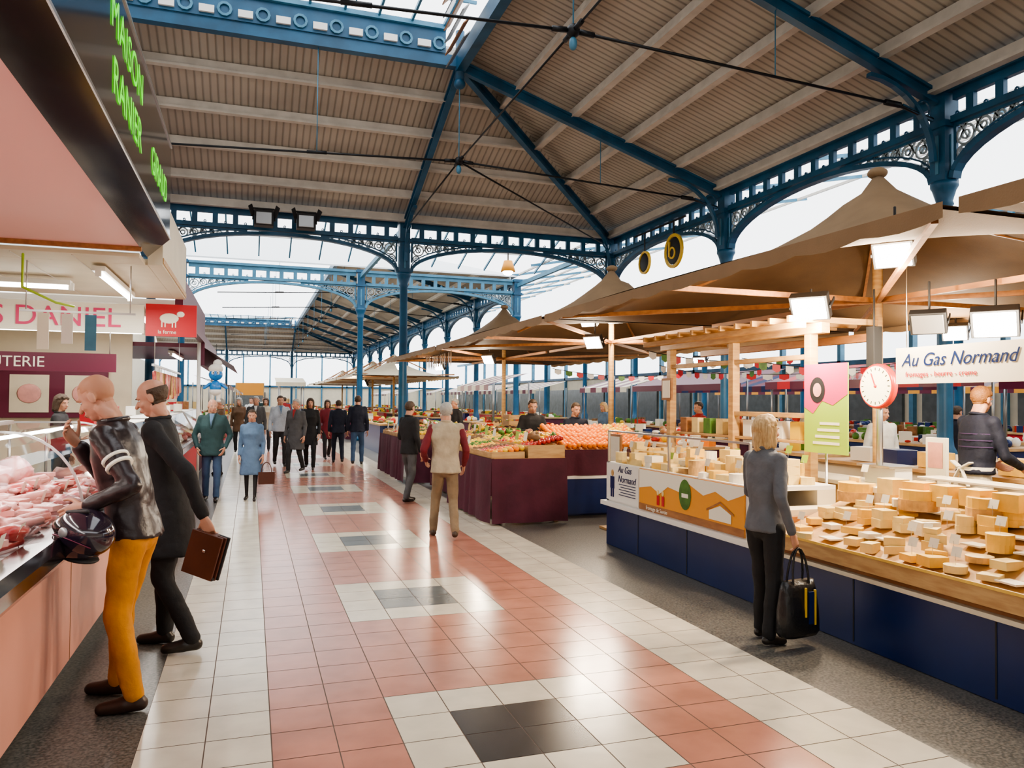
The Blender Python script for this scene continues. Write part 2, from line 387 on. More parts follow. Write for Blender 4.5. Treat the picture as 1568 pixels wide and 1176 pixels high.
cl={'dark':cloth('charcoal',(.022,.021,.024)),'shoe':mat('shoe_leather',(.02,.015,.012),.35),'hairbr':mat('hair_brown',(.06,.035,.02),.6,bump=.4,bscale=80),
'hairgr':mat('hair_grey',(.36,.35,.33),.6,bump=.4,bscale=80),'hairbl':mat('hair_blonde',(.66,.46,.23),.5,col2=(.42,.26,.11),vscale=30,stretch=(3,3,.4)),
'hairgi':mat('hair_ginger',(.20,.085,.025),.6,bump=.4,bscale=80),'hairbuzz':mat('hair_buzz',(.42,.20,.12),.6),
'leather':mat('cloth_leather',(.022,.013,.015),.35,var=.3,vscale=5,bump=.3,bscale=12),'ochre':cloth('ochre',(.55,.22,.012)),
'greyj':cloth('grey_jacket',(.13,.14,.16)),'black':cloth('black',(.009,.009,.011)),'beige':cloth('beige',(.40,.34,.25)),'maroon':cloth('maroon',(.16,.015,.025)),
'khaki':cloth('khaki',(.24,.175,.11)),'teal':cloth('teal',(.02,.055,.06)),'jeans':cloth('jeans',(.04,.08,.16)),'lblue':cloth('light_blue',(.10,.17,.28)),
'navy':cloth('navy',(.007,.010,.026)),'pale':cloth('pale',(.38,.42,.48)),'grey':cloth('grey',(.075,.075,.08)),'cream':cloth('cream',(.6,.55,.45)),'wht':cloth('white',(.68,.68,.66)),
'browncoat':cloth('brown',(.12,.065,.035)),'redc':cloth('red',(.3,.02,.02))}
# ================================================ FLOOR
T=.31
fl=MB()
fl.quad([(-14,-8,-.003),(26,-8,-.003),(26,100,-.003),(-14,100,-.003)],'terr')
fl.quad([(-.5,-7,-.0015),(3.22,-7,-.0015),(3.22,98,-.0015),(-.5,98,-.0015)],'grout')
for j in range(-24,310):
    y=.09+j*T
    k=((y-3.19)/T)
    kk=round(k)%9
    for i in range(12):
        x=-.5+i*T
        if i<2 or i>9: m='tw'
        else:
            m='tp';c=i-2
            if kk<4 and 2<=c<=5:
                m='tw'
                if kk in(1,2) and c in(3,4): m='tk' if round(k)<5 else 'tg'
        g=.003
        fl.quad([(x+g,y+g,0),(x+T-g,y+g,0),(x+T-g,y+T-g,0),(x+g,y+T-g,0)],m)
floor=fl.build('floor',origin=False)
# ================================================ STRUCTURE
EZ=6.84;RZ=9.05;XR=11.;XM=4.21;XL=-2.57
def column(x,y,zt=5.35):
    b=MB()
    prof=[(.26,0),(.26,.12),(.19,.18),(.19,.9),(.14,1.0),(.125,1.15),(.115,zt-.35),(.15,zt-.3),(.13,zt-.25),(.19,zt-.05),(.22,zt),(.22,zt+.08)]
    b.loft([[V((x+math.cos(t)*r,y+math.sin(t)*r,z)) for t in [2*math.pi*i/12 for i in range(12)]] for r,z in prof],'blue')
    b.bx(x-.15,x+.15,y-.15,y+.15,zt+.08,EZ+.15,'blue')
    b.bx(x-.20,x+.20,y-.20,y+.20,6.32,6.42,'blue');b.bx(x-.2,x+.2,y-.2,y+.2,EZ+.05,EZ+.17,'blue')
    for q in (-1,1):
        b.bx(x-.03,x+.03,y+q*.15-.015,y+q*.15+.015,zt+.2,6.2,'blue2')
        b.bx(x+q*.15-.015,x+q*.15+.015,y-.03,y+.03,zt+.2,6.2,'blue2')
    return b.build('iron_column')
def arcade(p0,p1,m='blue',detail=2,name='arched_iron_girder'):
    b=MB();p0=V((*p0,0));p1=V((*p1,0));L=(p1-p0).length;d=(p1-p0)/L;ax='x' if abs(d.y)>abs(d.x) else 'y'
    P=lambda s,z: p0+d*s+V((0,0,z))
    E=.21
    b.beam(P(E,EZ+.10),P(L-E,EZ+.10),.26,.10,m);b.beam(P(E,EZ-.02),P(L-E,EZ-.02),.10,.14,m)
    b.beam(P(E,6.42),P(L-E,6.42),.20,.11,m)
    n=int(L/.52)
    for i in range(1,n):
        s=i*L/n;b.beam(P(s,6.42),P(s,EZ),.09,.14,m,up=d)
        if detail>1 and i<n:
            b.ring(P(s+L/n/2,6.52),.03,.02,m,ax,8)
    zs,zc=5.45,6.30;N=22 if detail>1 else 12
    prev=None
    for i in range(N+1):
        t=math.pi*i/N;s=L/2-math.cos(t)*(L/2-.2);z=zs+(zc-zs)*math.sin(t)
        q=P(s,z)
        if prev is not None:
            b.beam(prev,q,.18,.09,m)
            if detail>1: b.beam(prev+V((0,0,.12)),q+V((0,0,.12)),.05,.03,m)
        prev=q
    if detail:
        for e in (0,1):
            S=lambda s:(s if e==0 else L-s)
            om='orn'
            b.beam(P(S(.23),5.75),P(S(.23),6.38),.05,.05,m,up=d);b.beam(P(S(.22),6.33),P(S(2.4),6.33),.06,.05,m)
            for s,z,r in ((.42,6.12,.16),(.75,6.17,.125),(1.03,6.2,.10),(1.27,6.225,.08),(1.48,6.245,.06),(.36,5.86,.09)):
                b.ring(P(S(s),z),r,.035,om,ax,12 if detail>1 else 8)
                if detail>1: b.ring(P(S(s),z),r*.45,.03,om,ax,8)
            if detail>1:
                for s in (.3,.58,.9,1.16,1.38,1.6,1.8,2.0):
                    b.beam(P(S(s),6.02+min(s,1.6)*.13),P(S(s+.16),6.34),.03,.025,om,up=d);b.beam(P(S(s+.16),6.02+min(s,1.6)*.13),P(S(s),6.34),.03,.025,om,up=d)
    return b.build(name)
mainY=[-2.7,3.6,9.9,16.2,22.5]
for y in mainY: column(XR,y)
column(XM,22.5);column(XL,22.5)
for a,c in zip(mainY[:-1],mainY[1:]): arcade((XR,a),(XR,c))
arcade((XL,22.5),(XM,22.5));arcade((XM,22.5),(XR,22.5));arcade((-9.36,22.5),(XL,22.5))
def slope(name,pts,m):
    b=MB();up=V((0,0,.06));p=[V(q)+V((0,0,.28)) for q in pts];n=len(p)
    b.quad(p,m);b.quad([q+up for q in p][::-1],'zinc')
    for i in range(n): b.quad([p[i],p[(i+1)%n],p[(i+1)%n]+up,p[i]+up],'zinc')
    o=b.build(name,origin=False);return o
def hall(y0,y1,nearhip):
    yr1=y1-6.3;yr0=y0+6.3 if nearhip else y0
    slope('ceiling_side',[(XR,y1,EZ),(XM,yr1,RZ),(XM,yr0,RZ),(XR,y0,EZ)],'cy')
    slope('ceiling_end',[(XR,y1,EZ),(-9.36,y1,EZ),(-9.36,yr1,RZ),(XM,yr1,RZ)],'cx')
    if nearhip: slope('ceiling_entry',[(XR,y0,EZ),(XM,yr0,RZ),(-9.36,yr0,RZ),(-9.36,y0,EZ)],'cx')
    if not nearhip: slope('ceiling_light_block',[(XM-3.2,yr1-3.0,RZ+.75),(XM-3.2,yr0,RZ+.75),(-9.36,yr0,RZ+.75),(-9.36,yr1-3.0,RZ+.75)],'cx')  # unseen opaque slab, added to cut the sky light coming in
    b=MB()
    for k in range(0,6):
        t=k/5.;zz=EZ+(RZ-EZ)*t+.16;x=XR+(XM-XR)*t;y=y1-6.3*t;ya=y0+(6.3*t if nearhip else 0)
        if k==0: x-=.3;y-=.3
        for (w,h,dz) in ((.16,.05,-.10),(.05,.2,0)):
            b.beam((x,ya,zz+dz),(x,y,zz+dz),w,h,'purl');b.beam((-9.3,y,zz+dz),(x,y,zz+dz),w,h,'purl')
    b.build('ceiling_purlins')
    b=MB()
    ys=[];y=y1-6.3
    while y>yr0-.1: ys.append(y);y-=6.3
    def raf(p,q):
        p=V(p);q=V(q)
        b.beam(p,q,.14,.05,'blue');b.beam(p+V((0,0,-.2)),q+V((0,0,-.2)),.14,.05,'blue');b.beam(p+V((0,0,-.1)),q+V((0,0,-.1)),.04,.2,'blue')
    for y in ys: raf((XR-.2,y,EZ+.1),(XM,y,RZ+.05))
    for x in (XL,XM): raf((x,y1-.2,EZ+.1),(x,y1-6.3,RZ+.05))
    raf((XR-.2,y1-.2,EZ+.1),(XM,y1-6.3,RZ+.05))
    def knee(px,py,dx,dy):
        L=math.hypot(dx,dy);prev=None
        for i in range(9):
            a=math.pi/2*i/8;s=1.35*(1-math.cos(a));z=5.75+ (1.28)*math.sin(a)
            q=V((px+dx/L*(.24+s),py+dy/L*(.24+s),z))
            if prev: b.beam(prev,q,.10,.07,'blue')
            prev=q
        b.ring(V((px+dx/L*.45,py+dy/L*.45,6.62)),.14,.03,'blue','y' if abs(dx)>abs(dy) else 'x',12)
        b.beam((px+dx/L*.25,py+dy/L*.25,6.45),(px+dx/L*.9,py+dy/L*.9,6.62),.05,.05,'blue')
    for y in ys: knee(XR,y,-1,0)
    for x in (XL,XM): knee(x,y1,0,-1)
    knee(XR,y1,-1,-1)
    b.bx(XM-.1,XM+.1,yr0,yr1,RZ-.2,RZ+.15,'blue');b.bx(-9.3,XM,yr1-.1,yr1+.1,RZ-.12,RZ+.12,'blue')
    b.tube((XM,yr1,RZ-.45),(XM,yr1,RZ+.7),.10,'blue');b.ell((XM,yr1,RZ-.45),(.13,.13,.12),'blue')
    b.build('roof_rafters')
    b=MB()
    for y in ys:
        b.tube((10.0,y,6.62),(XM,y,6.9),.022,'rod',n=6);b.tube((XM,y,6.9),(XL+1,y,6.62),.022,'rod',n=6)
        b.tube((XR-.25,y,6.47),(10.0,y,6.62),.03,'rod',n=6);b.tube((9.75,y,6.63),(10.05,y,6.62),.05,'rod',n=8)
        b.tube((XM,y,6.9),(XM,y,RZ-.3),.012,'blue2',n=6);b.ell((XM,y,6.9),(.10,.10,.10),'rod',10,6);b.ell((XM,y,6.72),(.06,.06,.1),'blue2',10,6)
        for q in (-1,1): b.tube((XM+q*.1,y,6.9),(XM+q*.32,y,6.885),.04,'rod',n=6);b.tube((XM,y+q*.1,6.9),(XM,y+q*.3,6.9),.04,'rod',n=6)
        b.tube((7.6,y,6.74),(7.6,y,7.85),.01,'blue2',n=5)
        b.tube((1.2,y,6.76),(1.2,y,RZ-.1),.01,'blue2',n=5)
        b.tube((1.0,y,6.75),(1.4,y,6.77),.035,'rod',n=6)
    for a,c in zip(ys[:-1],ys[1:]): b.tube((XM,a,6.9),(XM,c,6.9),.018,'rod',n=6)
    yy=ys[0];b.tube((XM,yy,6.9),(XM,y1-.9,6.72),.02,'rod',n=6);b.tube((XM,yy,6.9),(XR-.7,y1-.7,6.62),.02,'rod',n=6)
    b.build('roof_tie_rods')
    b=MB();y=yr1
    b.bx(-9.3,XM-.35,y-.14,y-.11,RZ+.12,RZ+.62,'blue')
    x=-9.0
    while x<XM-.7:
        b.bx(x,x+.28,y-.20,y-.145,RZ+.18,RZ+.32,'white');b.ring((x+.47,y-.17,RZ+.30),.12,.05,'blue2','y',10);x+=.72
    b.bx(-9.3,XM-.35,y-.22,y-.08,RZ+.6,RZ+.7,'blue2')
    for k in range(0,20):
        xx=XM-.4-k*.7;b.beam((xx,y-.15,RZ+.7),(xx,y-3,RZ+.7),.05,.08,'blue2')
    for k in range(1,3): b.beam((-9.3,y-k*1.3,RZ+.7),(XM,y-k*1.3,RZ+.7),.05,.06,'blue2')
    for k in range(6): b.beam((XM-.35-.06*k,y-.4-.18*k,RZ-.25+.17*k),(XM-.35-.06*k,y-1.9-.18*k,RZ-.25+.17*k),.02,.17,'wood2' if k%2 else 'grey',up=(1,0,1))
    b.build('skylight_lantern')
hall(-9,22.5,False)
for y in [32+6.3*i for i in range(10)]:
    column(XR,y)
    if y<88: arcade((XR,y),(XR,y+6.3),'blue',1)
y2=32+6.3*9
for y in(32,y2):
    for x in(XM,XL): 
        column(x,y)
    for a,c in((-9.36,XL),(XL,XM),(XM,XR)): arcade((a,y),(c,y),'blue2' if y==32 else 'blue',2 if y==32 else 1)
hall(32,y2,True)
b=MB()
for k in range(19):
    x=-9+k*1.15;b.beam((x,22.8,7.3),(x,27.2,8.7),.05,.09,'blue2');b.beam((x,27.2,8.7),(x,31.7,7.3),.05,.09,'blue2')
for y,z in((24.2,7.8),(25.7,8.25),(27.2,8.75),(28.7,8.25),(30.3,7.8)): b.beam((-9,y,z),(10.7,y,z),.06,.08,'purl')
for x in(XL,XM,XR):
    b.beam((x,22.75,EZ-.1),(x,31.75,EZ-.1),.12,.16,'blue2')
b.build('link_skylight')
for i,y in enumerate([-2.7+6.3*k for k in range(10)]):
    column(18.5,y)
    if i<9: arcade((18.5,y),(18.5,y+6.3),'blue2',1)
b=MB()
for y in range(-2,60,3): b.beam((11.3,y,7.5),(18.2,y,8.8),.06,.1,'blue2');
for k in range(5): b.beam((11.8+k*1.5,-2,7.6+k*.28),(11.8+k*1.5,60,7.6+k*.28),.06,.08,'purl')
b.build('side_aisle_skylight')
slope('ceiling_side_aisle',[(18.7,-9,6.9),(18.7,92,6.9),(25.5,92,6.2),(25.5,-9,6.2)],'cy')
w=MB();w.bx(25.2,25.5,-8,96,0,3.4,'cream');
for k in range(26):
    y=-8+4*k;w.bx(25.0,25.25,y,y+.2,0,6,'blue2')
    w.bx(25.05,25.2,y+.6,y+3.6,.3,2.6,'tg')
w.bx(25.0,25.3,-8,96,5.9,6.15,'blue2');w.bx(25.0,25.3,-8,96,3.4,3.6,'blue')
w.build('wall_right',origin=False)
w=MB();w.bx(-14,25,96,96.3,0,3.0,'cream')
for k in range(13): w.bx(-13+3*k,-12.85+3*k,95.8,96,0,7,'blue2')
w.bx(-14,25,95.8,96,3,3.2,'blue');w.bx(-2,1.6,95.6,95.9,0,2.4,'tg')
w.build('wall_far',origin=False)
w=MB();w.bx(-10,25,-9.3,-9.,0,4.5,'cream');w.bx(-10,25,-9.3,-9.,6.3,9.5,'cream')  # out of view behind the camera, added to close off sky light
w.build('wall_back_light_block',origin=False)
w=MB();w.bx(-10.0,-9.7,-9,96,0,5.2,'cream');w.bx(-10.0,-9.7,-9,96,6.6,9.8,'cream')
w.build('wall_outer_left',origin=False)
for x in(.25,1.35):
    b=MB();c=V((x,21.8,6.55));b.box(c,(.5,.34,.42),'blkm')
    b.box(c+V((-.0,-.19,-.02)),(.40,.04,.32),'grey');
    for s in(-1,1): b.beam(c+V((s*.28,0,-.05)),c+V((s*.28,0,.27)),.03,.04,'blkm');b.beam(c+V((s*.27,-.18,.2)),c+V((s*.36,-.32,.1)),.02,.3,'blkm')
    b.beam(c+V((-.28,0,.27)),c+V((.28,0,.27)),.04,.04,'blkm');b.beam(c+V((0,0,.25)),(x,22.38,6.80),.04,.04,'blkm')
    b.build('theatre_floodlight',bevel=.01)
b=MB();cx,cy_,cz=10.6,18.0,5.72
b.ring((cx,cy_,cz),.42,.08,'yel','x',24,.06);b.ell((cx,cy_,cz),(.05,.37,.37),'blkm',20,10)
b.ring((cx,cy_,cz-.06),.14,.05,'yel','x',16,.13);b.beam((cx-.06,cy_+.13,cz-.15),(cx-.06,cy_+.13,cz+.26),.05,.04,'yel',up=(1,0,0));b.beam((cx,cy_,cz+.4),(cx,cy_,cz+.8),.04,.04,'blkm')
b.ring((cx,cy_+1.6,cz-.05),.3,.06,'yel','x',20,.06);b.ell((cx,cy_+1.6,cz-.05),(.04,.27,.27),'blkm',16,8);b.beam((cx,cy_+1.6,cz+.2),(cx,cy_+1.6,cz+.8),.03,.03,'blkm')
b.beam((cx,cy_-.6,cz+.8),(cx,cy_+2.2,cz+.8),.04,.04,'blkm')
b.build('hanging_clock')
b=MB();lx,ly=9.0,27.2;b.tube((lx,ly,8.6),(lx,ly,6.9),.02,'blkm');b.tube((lx,ly,6.5),(lx,ly,6.9),.28,'org',.16,n=12);b.ell((lx,ly,6.5),(.2,.2,.15),'bulb')
b.build('pendant_lamp')
# ================================================ RIGHT CANOPIES
def canopy(yc,x0=3.6,x1=8.6,ze=2.8,zp=4.1,hl=3.05,mm='canv'):
    b=MB();xc=(x0+x1)/2;hx=(x1-x0)/2;n=24;vs=[]
    for i in range(n+1):
        for j in range(n+1):
            u=-1+2*i/n;v=-1+2*j/n
            m=(abs(u)**3+abs(v)**3)**(1/3.);m=min(m,1.25)
            r=max(0,1-m);z=ze+(zp-ze)*(.62*r**1.15+.38*r**5)
            vs.append((xc+u*hx,yc+v*hl,z+.03*math.cos(v*math.pi*.5)*abs(u)**6))
    fs=[(i*(n+1)+j,(i+1)*(n+1)+j,(i+1)*(n+1)+j+1,i*(n+1)+j+1) for i in range(n) for j in range(n)]
    b.add(vs,fs,mm,True);b.add([(p[0],p[1],p[2]-.025) for p in vs],fs,'canv_shade' if mm=='canv' else mm,True)  # second cloth layer just below carries the painted underside shade
    k=40
    for sx in (x0,x1):
        b.add([(sx,yc-hl+2*hl*q/k,ze+.02) for q in range(k+1)]+[(sx,yc-hl+2*hl*q/k,ze-.07-.03*abs(math.sin(q*math.pi/4))) for q in range(k+1)],[(q,q+1,k+2+q,k+1+q) for q in range(k)],mm)
    b.tube((xc,yc,0),(xc,yc,zp-.1),.05,'wood',n=10)
    b.bx(xc-.18,xc+.18,yc-.18,yc+.18,0,.06,'grey')
    for sx in(-1,1):
        for sy in(-1,1): b.beam((xc,yc,2.75),(xc+sx*hx*.93,yc+sy*hl*.93,2.78),.04,.05,'wood2');b.beam((xc,yc,3.7),(xc+sx*hx*.5,yc+sy*hl*.5,3.02),.03,.04,'wood2')
    b.beam((xc,yc-hl*.98,2.76),(xc,yc+hl*.98,2.76),.04,.05,'wood2');b.beam((x0+.1,yc,2.76),(x1-.1,yc,2.76),.04,.05,'wood2')
    b.ell((xc,yc,zp-.02),(.10,.10,.06),mm)
    return b.build('market_canopy')
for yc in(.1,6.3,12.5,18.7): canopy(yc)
for yc in(35,41.5,48,56): canopy(yc,3.9,8.4,2.7,3.7,3.1,'cream')
# ================================================ lamps
def lampat(p,e,size=.12,col=(1,.82,.6),name='flood_lamp',hang=.3,glow=True,yaw=0,big=1.):
    b=MB();p=V(p);Tl=Matrix.Translation(p)@Matrix.Rotation(math.radians(35),4,'Z')@Matrix.Rotation(math.radians(56),4,'Y')@Matrix.Scale(big,4)
    b.box((0,0,.05),(.22,.30,.09),'blkm',Tl);b.box((0,0,.0),(.19,.26,.012),'bulb' if glow else 'grey',Tl)
    if glow: b.ell((0,0,-.015),(.08,.10,.05),'bulb',12,8,Tl)
    for s in(-1,1): b.box((0,s*.16,.10),(.03,.012,.16),'blkm',Tl)
    b.tube(p+V((.05,.03,.05)),p+V((.05,.03,.1+hang)),.012,'blkm',n=6)
    o=b.build(name,bevel=.006)
    if e:
        l=bpy.data.lights.new(name+'_light','POINT');l.energy=e*2.0;l.color=col;l.shadow_soft_size=size
        lo=bpy.data.objects.new(name+'_light',l);bpy.context.collection.objects.link(lo);lo.location=p+V((-.18,-.10,-.16));attach(lo,o)
    return o
lampat((4.75,4.75,2.86),130);lampat((4.95,5.95,2.58),130,hang=.1,big=1.15);lampat((6.0,4.9,2.38),110,big=1.2);lampat((5.8,5.4,2.42),0,glow=False)
lampat((6.0,12.2,3.15),110,hang=.2);lampat((5.4,12.0,3.05),0,hang=.2);lampat((5.0,10.9,2.6),80);lampat((5.0,16.5,2.6),90);lampat((4.6,19.6,2.55),60);lampat((4.3,23.5,2.7),60);lampat((5,37,2.45),80,big=1.5);lampat((8.5,7.5,2.6),80);lampat((9.5,15,2.6),80)
# ================================================ CHEESE STALL
X0=4.05
b=MB()
b.bx(X0,X0+.05,2.2,8.4,.0,.47,'navy')
for y in(3.3,4.4,5.5,6.6,7.6): b.bx(X0-.004,X0,y,y+.012,.02,.46,'blkm')
b.bx(X0+.05,X0+.9,2.2,8.4,.0,.45,'navy');b.bx(X0-.06,X0+.1,5.5,8.45,.47,.52,'white');b.bx(X0-.03,X0+.1,2.2,5.5,.47,.50,'cream')
b.bx(X0,X0+.04,5.6,8.4,.52,.98,'white');b.bx(X0,X0+.9,8.34,8.4,.0,.98,'white');b.bx(X0+.04,X0+.9,5.6,8.34,.93,.97,'white')
b.bx(X0+.7,X0+.9,5.6,8.34,.45,.93,'cream')
b.add([(X0+.015,5.62,.98),(X0+.015,8.38,.98),(X0+.015,8.38,1.34),(X0+.015,5.62,1.34)],[(0,1,2,3)],'glass')
b.add([(X0+.015,8.38,.98),(X0+.85,8.38,.98),(X0+.4,8.38,1.34),(X0+.015,8.38,1.34)],[(0,1,2,3)],'glass')
b.add([(X0+.015,5.62,1.345),(X0+.015,8.38,1.345),(X0+.4,8.38,1.345),(X0+.4,5.62,1.345)],[(0,1,2,3)],'glass')
for y in(5.62,6.98,8.38): b.bx(X0+.005,X0+.03,y-.01,y+.01,.98,1.35,'steel')
b.bx(X0+.005,X0+.03,5.62,8.38,1.335,1.355,'steel')
def sl(x): return .60+(x-X0)*.36
b.add([(X0-.02,2.2,.56),(X0-.02,5.35,.56),(X0+.9,5.35,.56+.36*.92),(X0+.9,2.2,.56+.36*.92),(X0-.02,2.2,.60),(X0-.02,5.35,.60),(X0+.9,5.35,.60+.36*.92),(X0+.9,2.2,.60+.36*.92)],[(0,1,2,3),(4,7,6,5),(0,4,5,1),(1,5,6,2),(2,6,7,3),(3,7,4,0)],'wood')
b.bx(X0-.04,X0-.01,2.2,5.38,.54,.66,'wood');b.bx(X0-.02,X0+.9,5.35,5.39,.5,.75,'wood2')
b.bx(X0+.02,X0+.06,2.2,5.35,.50,.57,'wood2');b.bx(X0-.045,X0-.04,2.2,5.38,.645,.665,'ch2')
b.bx(X0-.0,X0+.9,5.39,5.6,.47,.80,'cream')
cs=b.build('cheese_counter',bevel=.004)
b=MB()
b.bx(5.35,5.85,2.2,8.2,.92,.96,'cream');b.bx(5.38,5.42,2.2,8.2,0,.92,'wood')
b.bx(5.25,5.5,3.0,5.0,1.08,1.10,'cream')
for y in(3.05,4.0,4.95): b.tube((5.4,y,.96),(5.4,y,1.08),.012,'steel')
b.build('work_counter',bevel=.004)
b=MB();b.bx(6.95,7.5,2.2,8.2,.0,.95,'cream');b.bx(6.9,7.55,2.2,8.2,.95,.99,'wood')
for y in[2.6+i*.5 for i in range(11)]: b.box((7.2,y,1.08),(.25,.3,.17),R.choice(['ch1','white','wood2','ch2','navy']),rz=R.uniform(-.3,.3))
b.build('back_counter',bevel=.004)
b=MB();b.bx(X0-.012,X0-.002,7.58,8.38,.54,.97,'white');
for k in range(5): b.bx(X0-.016,X0-.012,7.65,8.05-.04*(k%2),.62+k*.03,.628+k*.03,'navy')
b.ell((X0-.014,8.22,.86),(.004,.035,.04),'ch3',10,6);b.bx(X0-.018,X0-.012,8.17,8.27,.68,.82,'navy');b.bx(X0-.018,X0-.012,8.18,8.21,.58,.68,'navy');b.bx(X0-.018,X0-.012,8.23,8.26,.58,.68,'navy')
s1=b.build('stall_sign');text('Au Gas\nNormand',(X0-.014,8.08,.88),.11,'-x','navy',s1,shear=.3,ext=.002)
b=MB();b.bx(X0-.012,X0-.002,5.66,7.56,.53,.97,'org');b.bx(X0-.015,X0-.012,5.66,7.56,.53,.60,'wood2')
pts=[(7.56,.76),(7.3,.80),(7.12,.74),(6.95,.83),(6.7,.80),(6.55,.90),(6.3,.82),(6.1,.88),(5.9,.82),(5.66,.9)]
b.add([(X0-.0145,y,z) for y,z in pts]+[(X0-.0145,5.66,.965),(X0-.0145,7.56,.965)],[tuple(range(12))],'ch4')
b.add([(X0-.0165,6.62+.11*math.cos(t),.79+.15*math.sin(t)) for t in[2*math.pi*i/20 for i in range(20)]],[tuple(range(20))],M['grn'])
b.add([(X0-.0165,y,z) for y,z in((6.2,.62),(5.85,.62),(5.85,.70),(6.02,.76),(6.2,.70))],[(0,1,2,3,4)],'ch4');b.add([(X0-.0175,y,z) for y,z in((6.24,.69),(6.02,.78),(5.81,.69),(5.81,.71),(6.02,.80),(6.24,.71))],[(0,1,2,3,4,5)],'wood2')
for y in (7.15,7.05): b.bx(X0-.0175,X0-.015,y-.03,y+.02,.62,.72,'red');b.ell((X0-.016,y,.75),(.003,.025,.03),'ch1',8,6)
b.bx(X0-.0175,X0-.015,6.56,6.68,.76,.80,'ch4')
s2=b.build('cheese_poster');text('fromage de Savoie',(X0-.017,7.4,.545),.06,'-x','ch4',s2,ext=.001)
def wheel(b,c,r,h,m,m2,wedge=0):
    c=V(c);n=18;a0=R.uniform(0,6.28);a1=a0+(2*math.pi if not wedge else wedge)
    k=n if not wedge else max(3,int(n*wedge/6.28))
    top=[c+V((math.cos(a0+(a1-a0)*i/k)*r,math.sin(a0+(a1-a0)*i/k)*r,h)) for i in range(k+(1 if wedge else 0))]
    if wedge: top=[c+V((0,0,h))]+top
    bot=[p-V((0,0,h)) for p in top];n=len(top)
    b.add(top+bot,[tuple(range(n))],m2);b.add(top+bot,[(i,(i+1)%n,n+(i+1)%n,n+i) for i in range(n)],m if not wedge else m2)
def tag(b,p,s=.06,m='ch4'):
    p=V(p);b.tube(p,p+V((0,0,.07)),.002,'steel',n=4)
    b.add([p+V((0,-s*.6,.05)),p+V((0,s*.6,.05)),p+V((.02,s*.6,.05+s)),p+V((.02,-s*.6,.05+s))],[(0,1,2,3)],m)
b=MB()
ms=[('ch3','ch2'),('ch3','ch1'),('ch1','ch1'),('ch4','ch4'),('ch2','ch2'),('ch2','ch1')]
for i in range(16):
    for j in range(5):
        x=X0+.12+j*.16+R.uniform(-.02,.02);y=2.35+i*.185+R.uniform(-.03,.03);z=sl(x)+.015
        m1,m2=R.choice(ms);t=R.random();lv=1+(j>1)+(j>3 and R.random()<.6)
        if R.random()<(.45 if j==0 else .18):
            b.box((x,y,z+.012),(.11,.15,.012),'ch4',rz=R.uniform(-.3,.3));continue
        zz=z
        for q in range(lv):
            h=R.uniform(.035,.07)
            if t<.3: wheel(b,(x,y,zz),R.uniform(.06,.085),h,m1,m2)
            elif t<.6: wheel(b,(x-.05,y,zz),R.uniform(.13,.17),h,m1,m2,R.uniform(.6,1.1))
            else: b.box((x,y,zz+h/2),(R.uniform(.10,.15),R.uniform(.08,.16),h),m2,rz=R.uniform(-.4,.4))
            zz+=h
        if R.random()<.4: tag(b,(x,y,zz))
for (y,x,r) in((4.5,4.74,.14),(3.95,4.76,.13),(5.1,4.72,.15)):
    z=sl(x)+.06;wheel(b,(x,y,z),r,.08,'ch3','ch2');wheel(b,(x,y,z+.08),r*.95,.07,'ch3','ch2',4.5)
for i in range(9): b.box((4.8,2.8+i*.25,sl(4.8)+.18),(.16,.17,.12),R.choice(['ch2','ch1']),rz=R.uniform(-.2,.2))
cd=b.build('cheese_display',bevel=.006)
b=MB()
for i in range(15):
    for j in range(4):
        x=X0+.14+j*.19;y=5.78+i*.175+R.uniform(-.02,.02);m1,m2=R.choice(ms);zz=.971;t=R.random()
        for q in range(1+(j>0)+(R.random()<.3)):
            h=R.uniform(.05,.09)
            if t<.35: wheel(b,(x,y,zz),.08,h,m1,m2)
            elif t<.6: wheel(b,(x-.05,y,zz),.16,h,m1,m2,.9)
            else: b.box((x,y,zz+h/2),(.15,.14,h),m2,rz=R.uniform(-.3,.3))
            zz+=h
        if R.random()<.5: tag(b,(x,y,zz),.07,R.choice(['ch4','ch4','pgreen']))
b.build('cheese_selection',bevel=.006)
b=MB();PX=5.1
for y in(8.7,7.35,6.1): b.bx(PX-.045,PX+.045,y-.045,y+.045,0,2.36,'wood')
b.bx(PX-.05,PX+.05,5.9,8.9,2.36,2.46,'wood')
for y in[6.0+.28*i for i in range(11)]: b.bx(PX-.35,PX+.7,y-.02,y+.02,2.46,2.52,'wood')
b.bx(PX+.55,PX+.62,5.9,8.9,2.30,2.38,'wood2');b.bx(PX-.3,PX-.22,5.9,8.9,2.40,2.46,'wood')
b.bx(PX-.03,PX+.03,6.15,8.7,2.12,2.17,'wood')
b.bx(PX-.03,PX+.03,6.15,7.35,1.55,1.60,'wood')
b.bx(PX-.02,PX+.15,6.2,8.6,1.30,1.33,'wood')
for i in range(9): b.box((PX+.07,6.35+i*.26,1.33+.09),(.12,.14,.18),R.choice(['ch1','white','yel','grn','wood2']))
b.build('wooden_pergola',bevel=.005)
b=MB();b.bx(PX-.075,PX-.05,8.58,8.82,1.72,2.0,'wood2');b.bx(PX-.08,PX-.075,8.61,8.79,1.75,1.97,'ch4');b.build('menu_board')
b=MB();PX2=4.985
b.bx(PX2-.012,PX2,5.48,6.04,1.24,2.06,'pgreen')
b.add([(PX2-.014,y,z) for y,z in((6.04,1.66),(5.92,1.6),(5.8,1.72),(5.66,1.68),(5.48,1.78),(5.48,2.06),(6.04,2.06))],[tuple(range(7))],'ppink')
b.add([(PX2-.016,5.86+.10*math.cos(t),1.82+.12*math.sin(t)) for t in[2*math.pi*i/20 for i in range(20)]],[tuple(range(20))],'blkm')
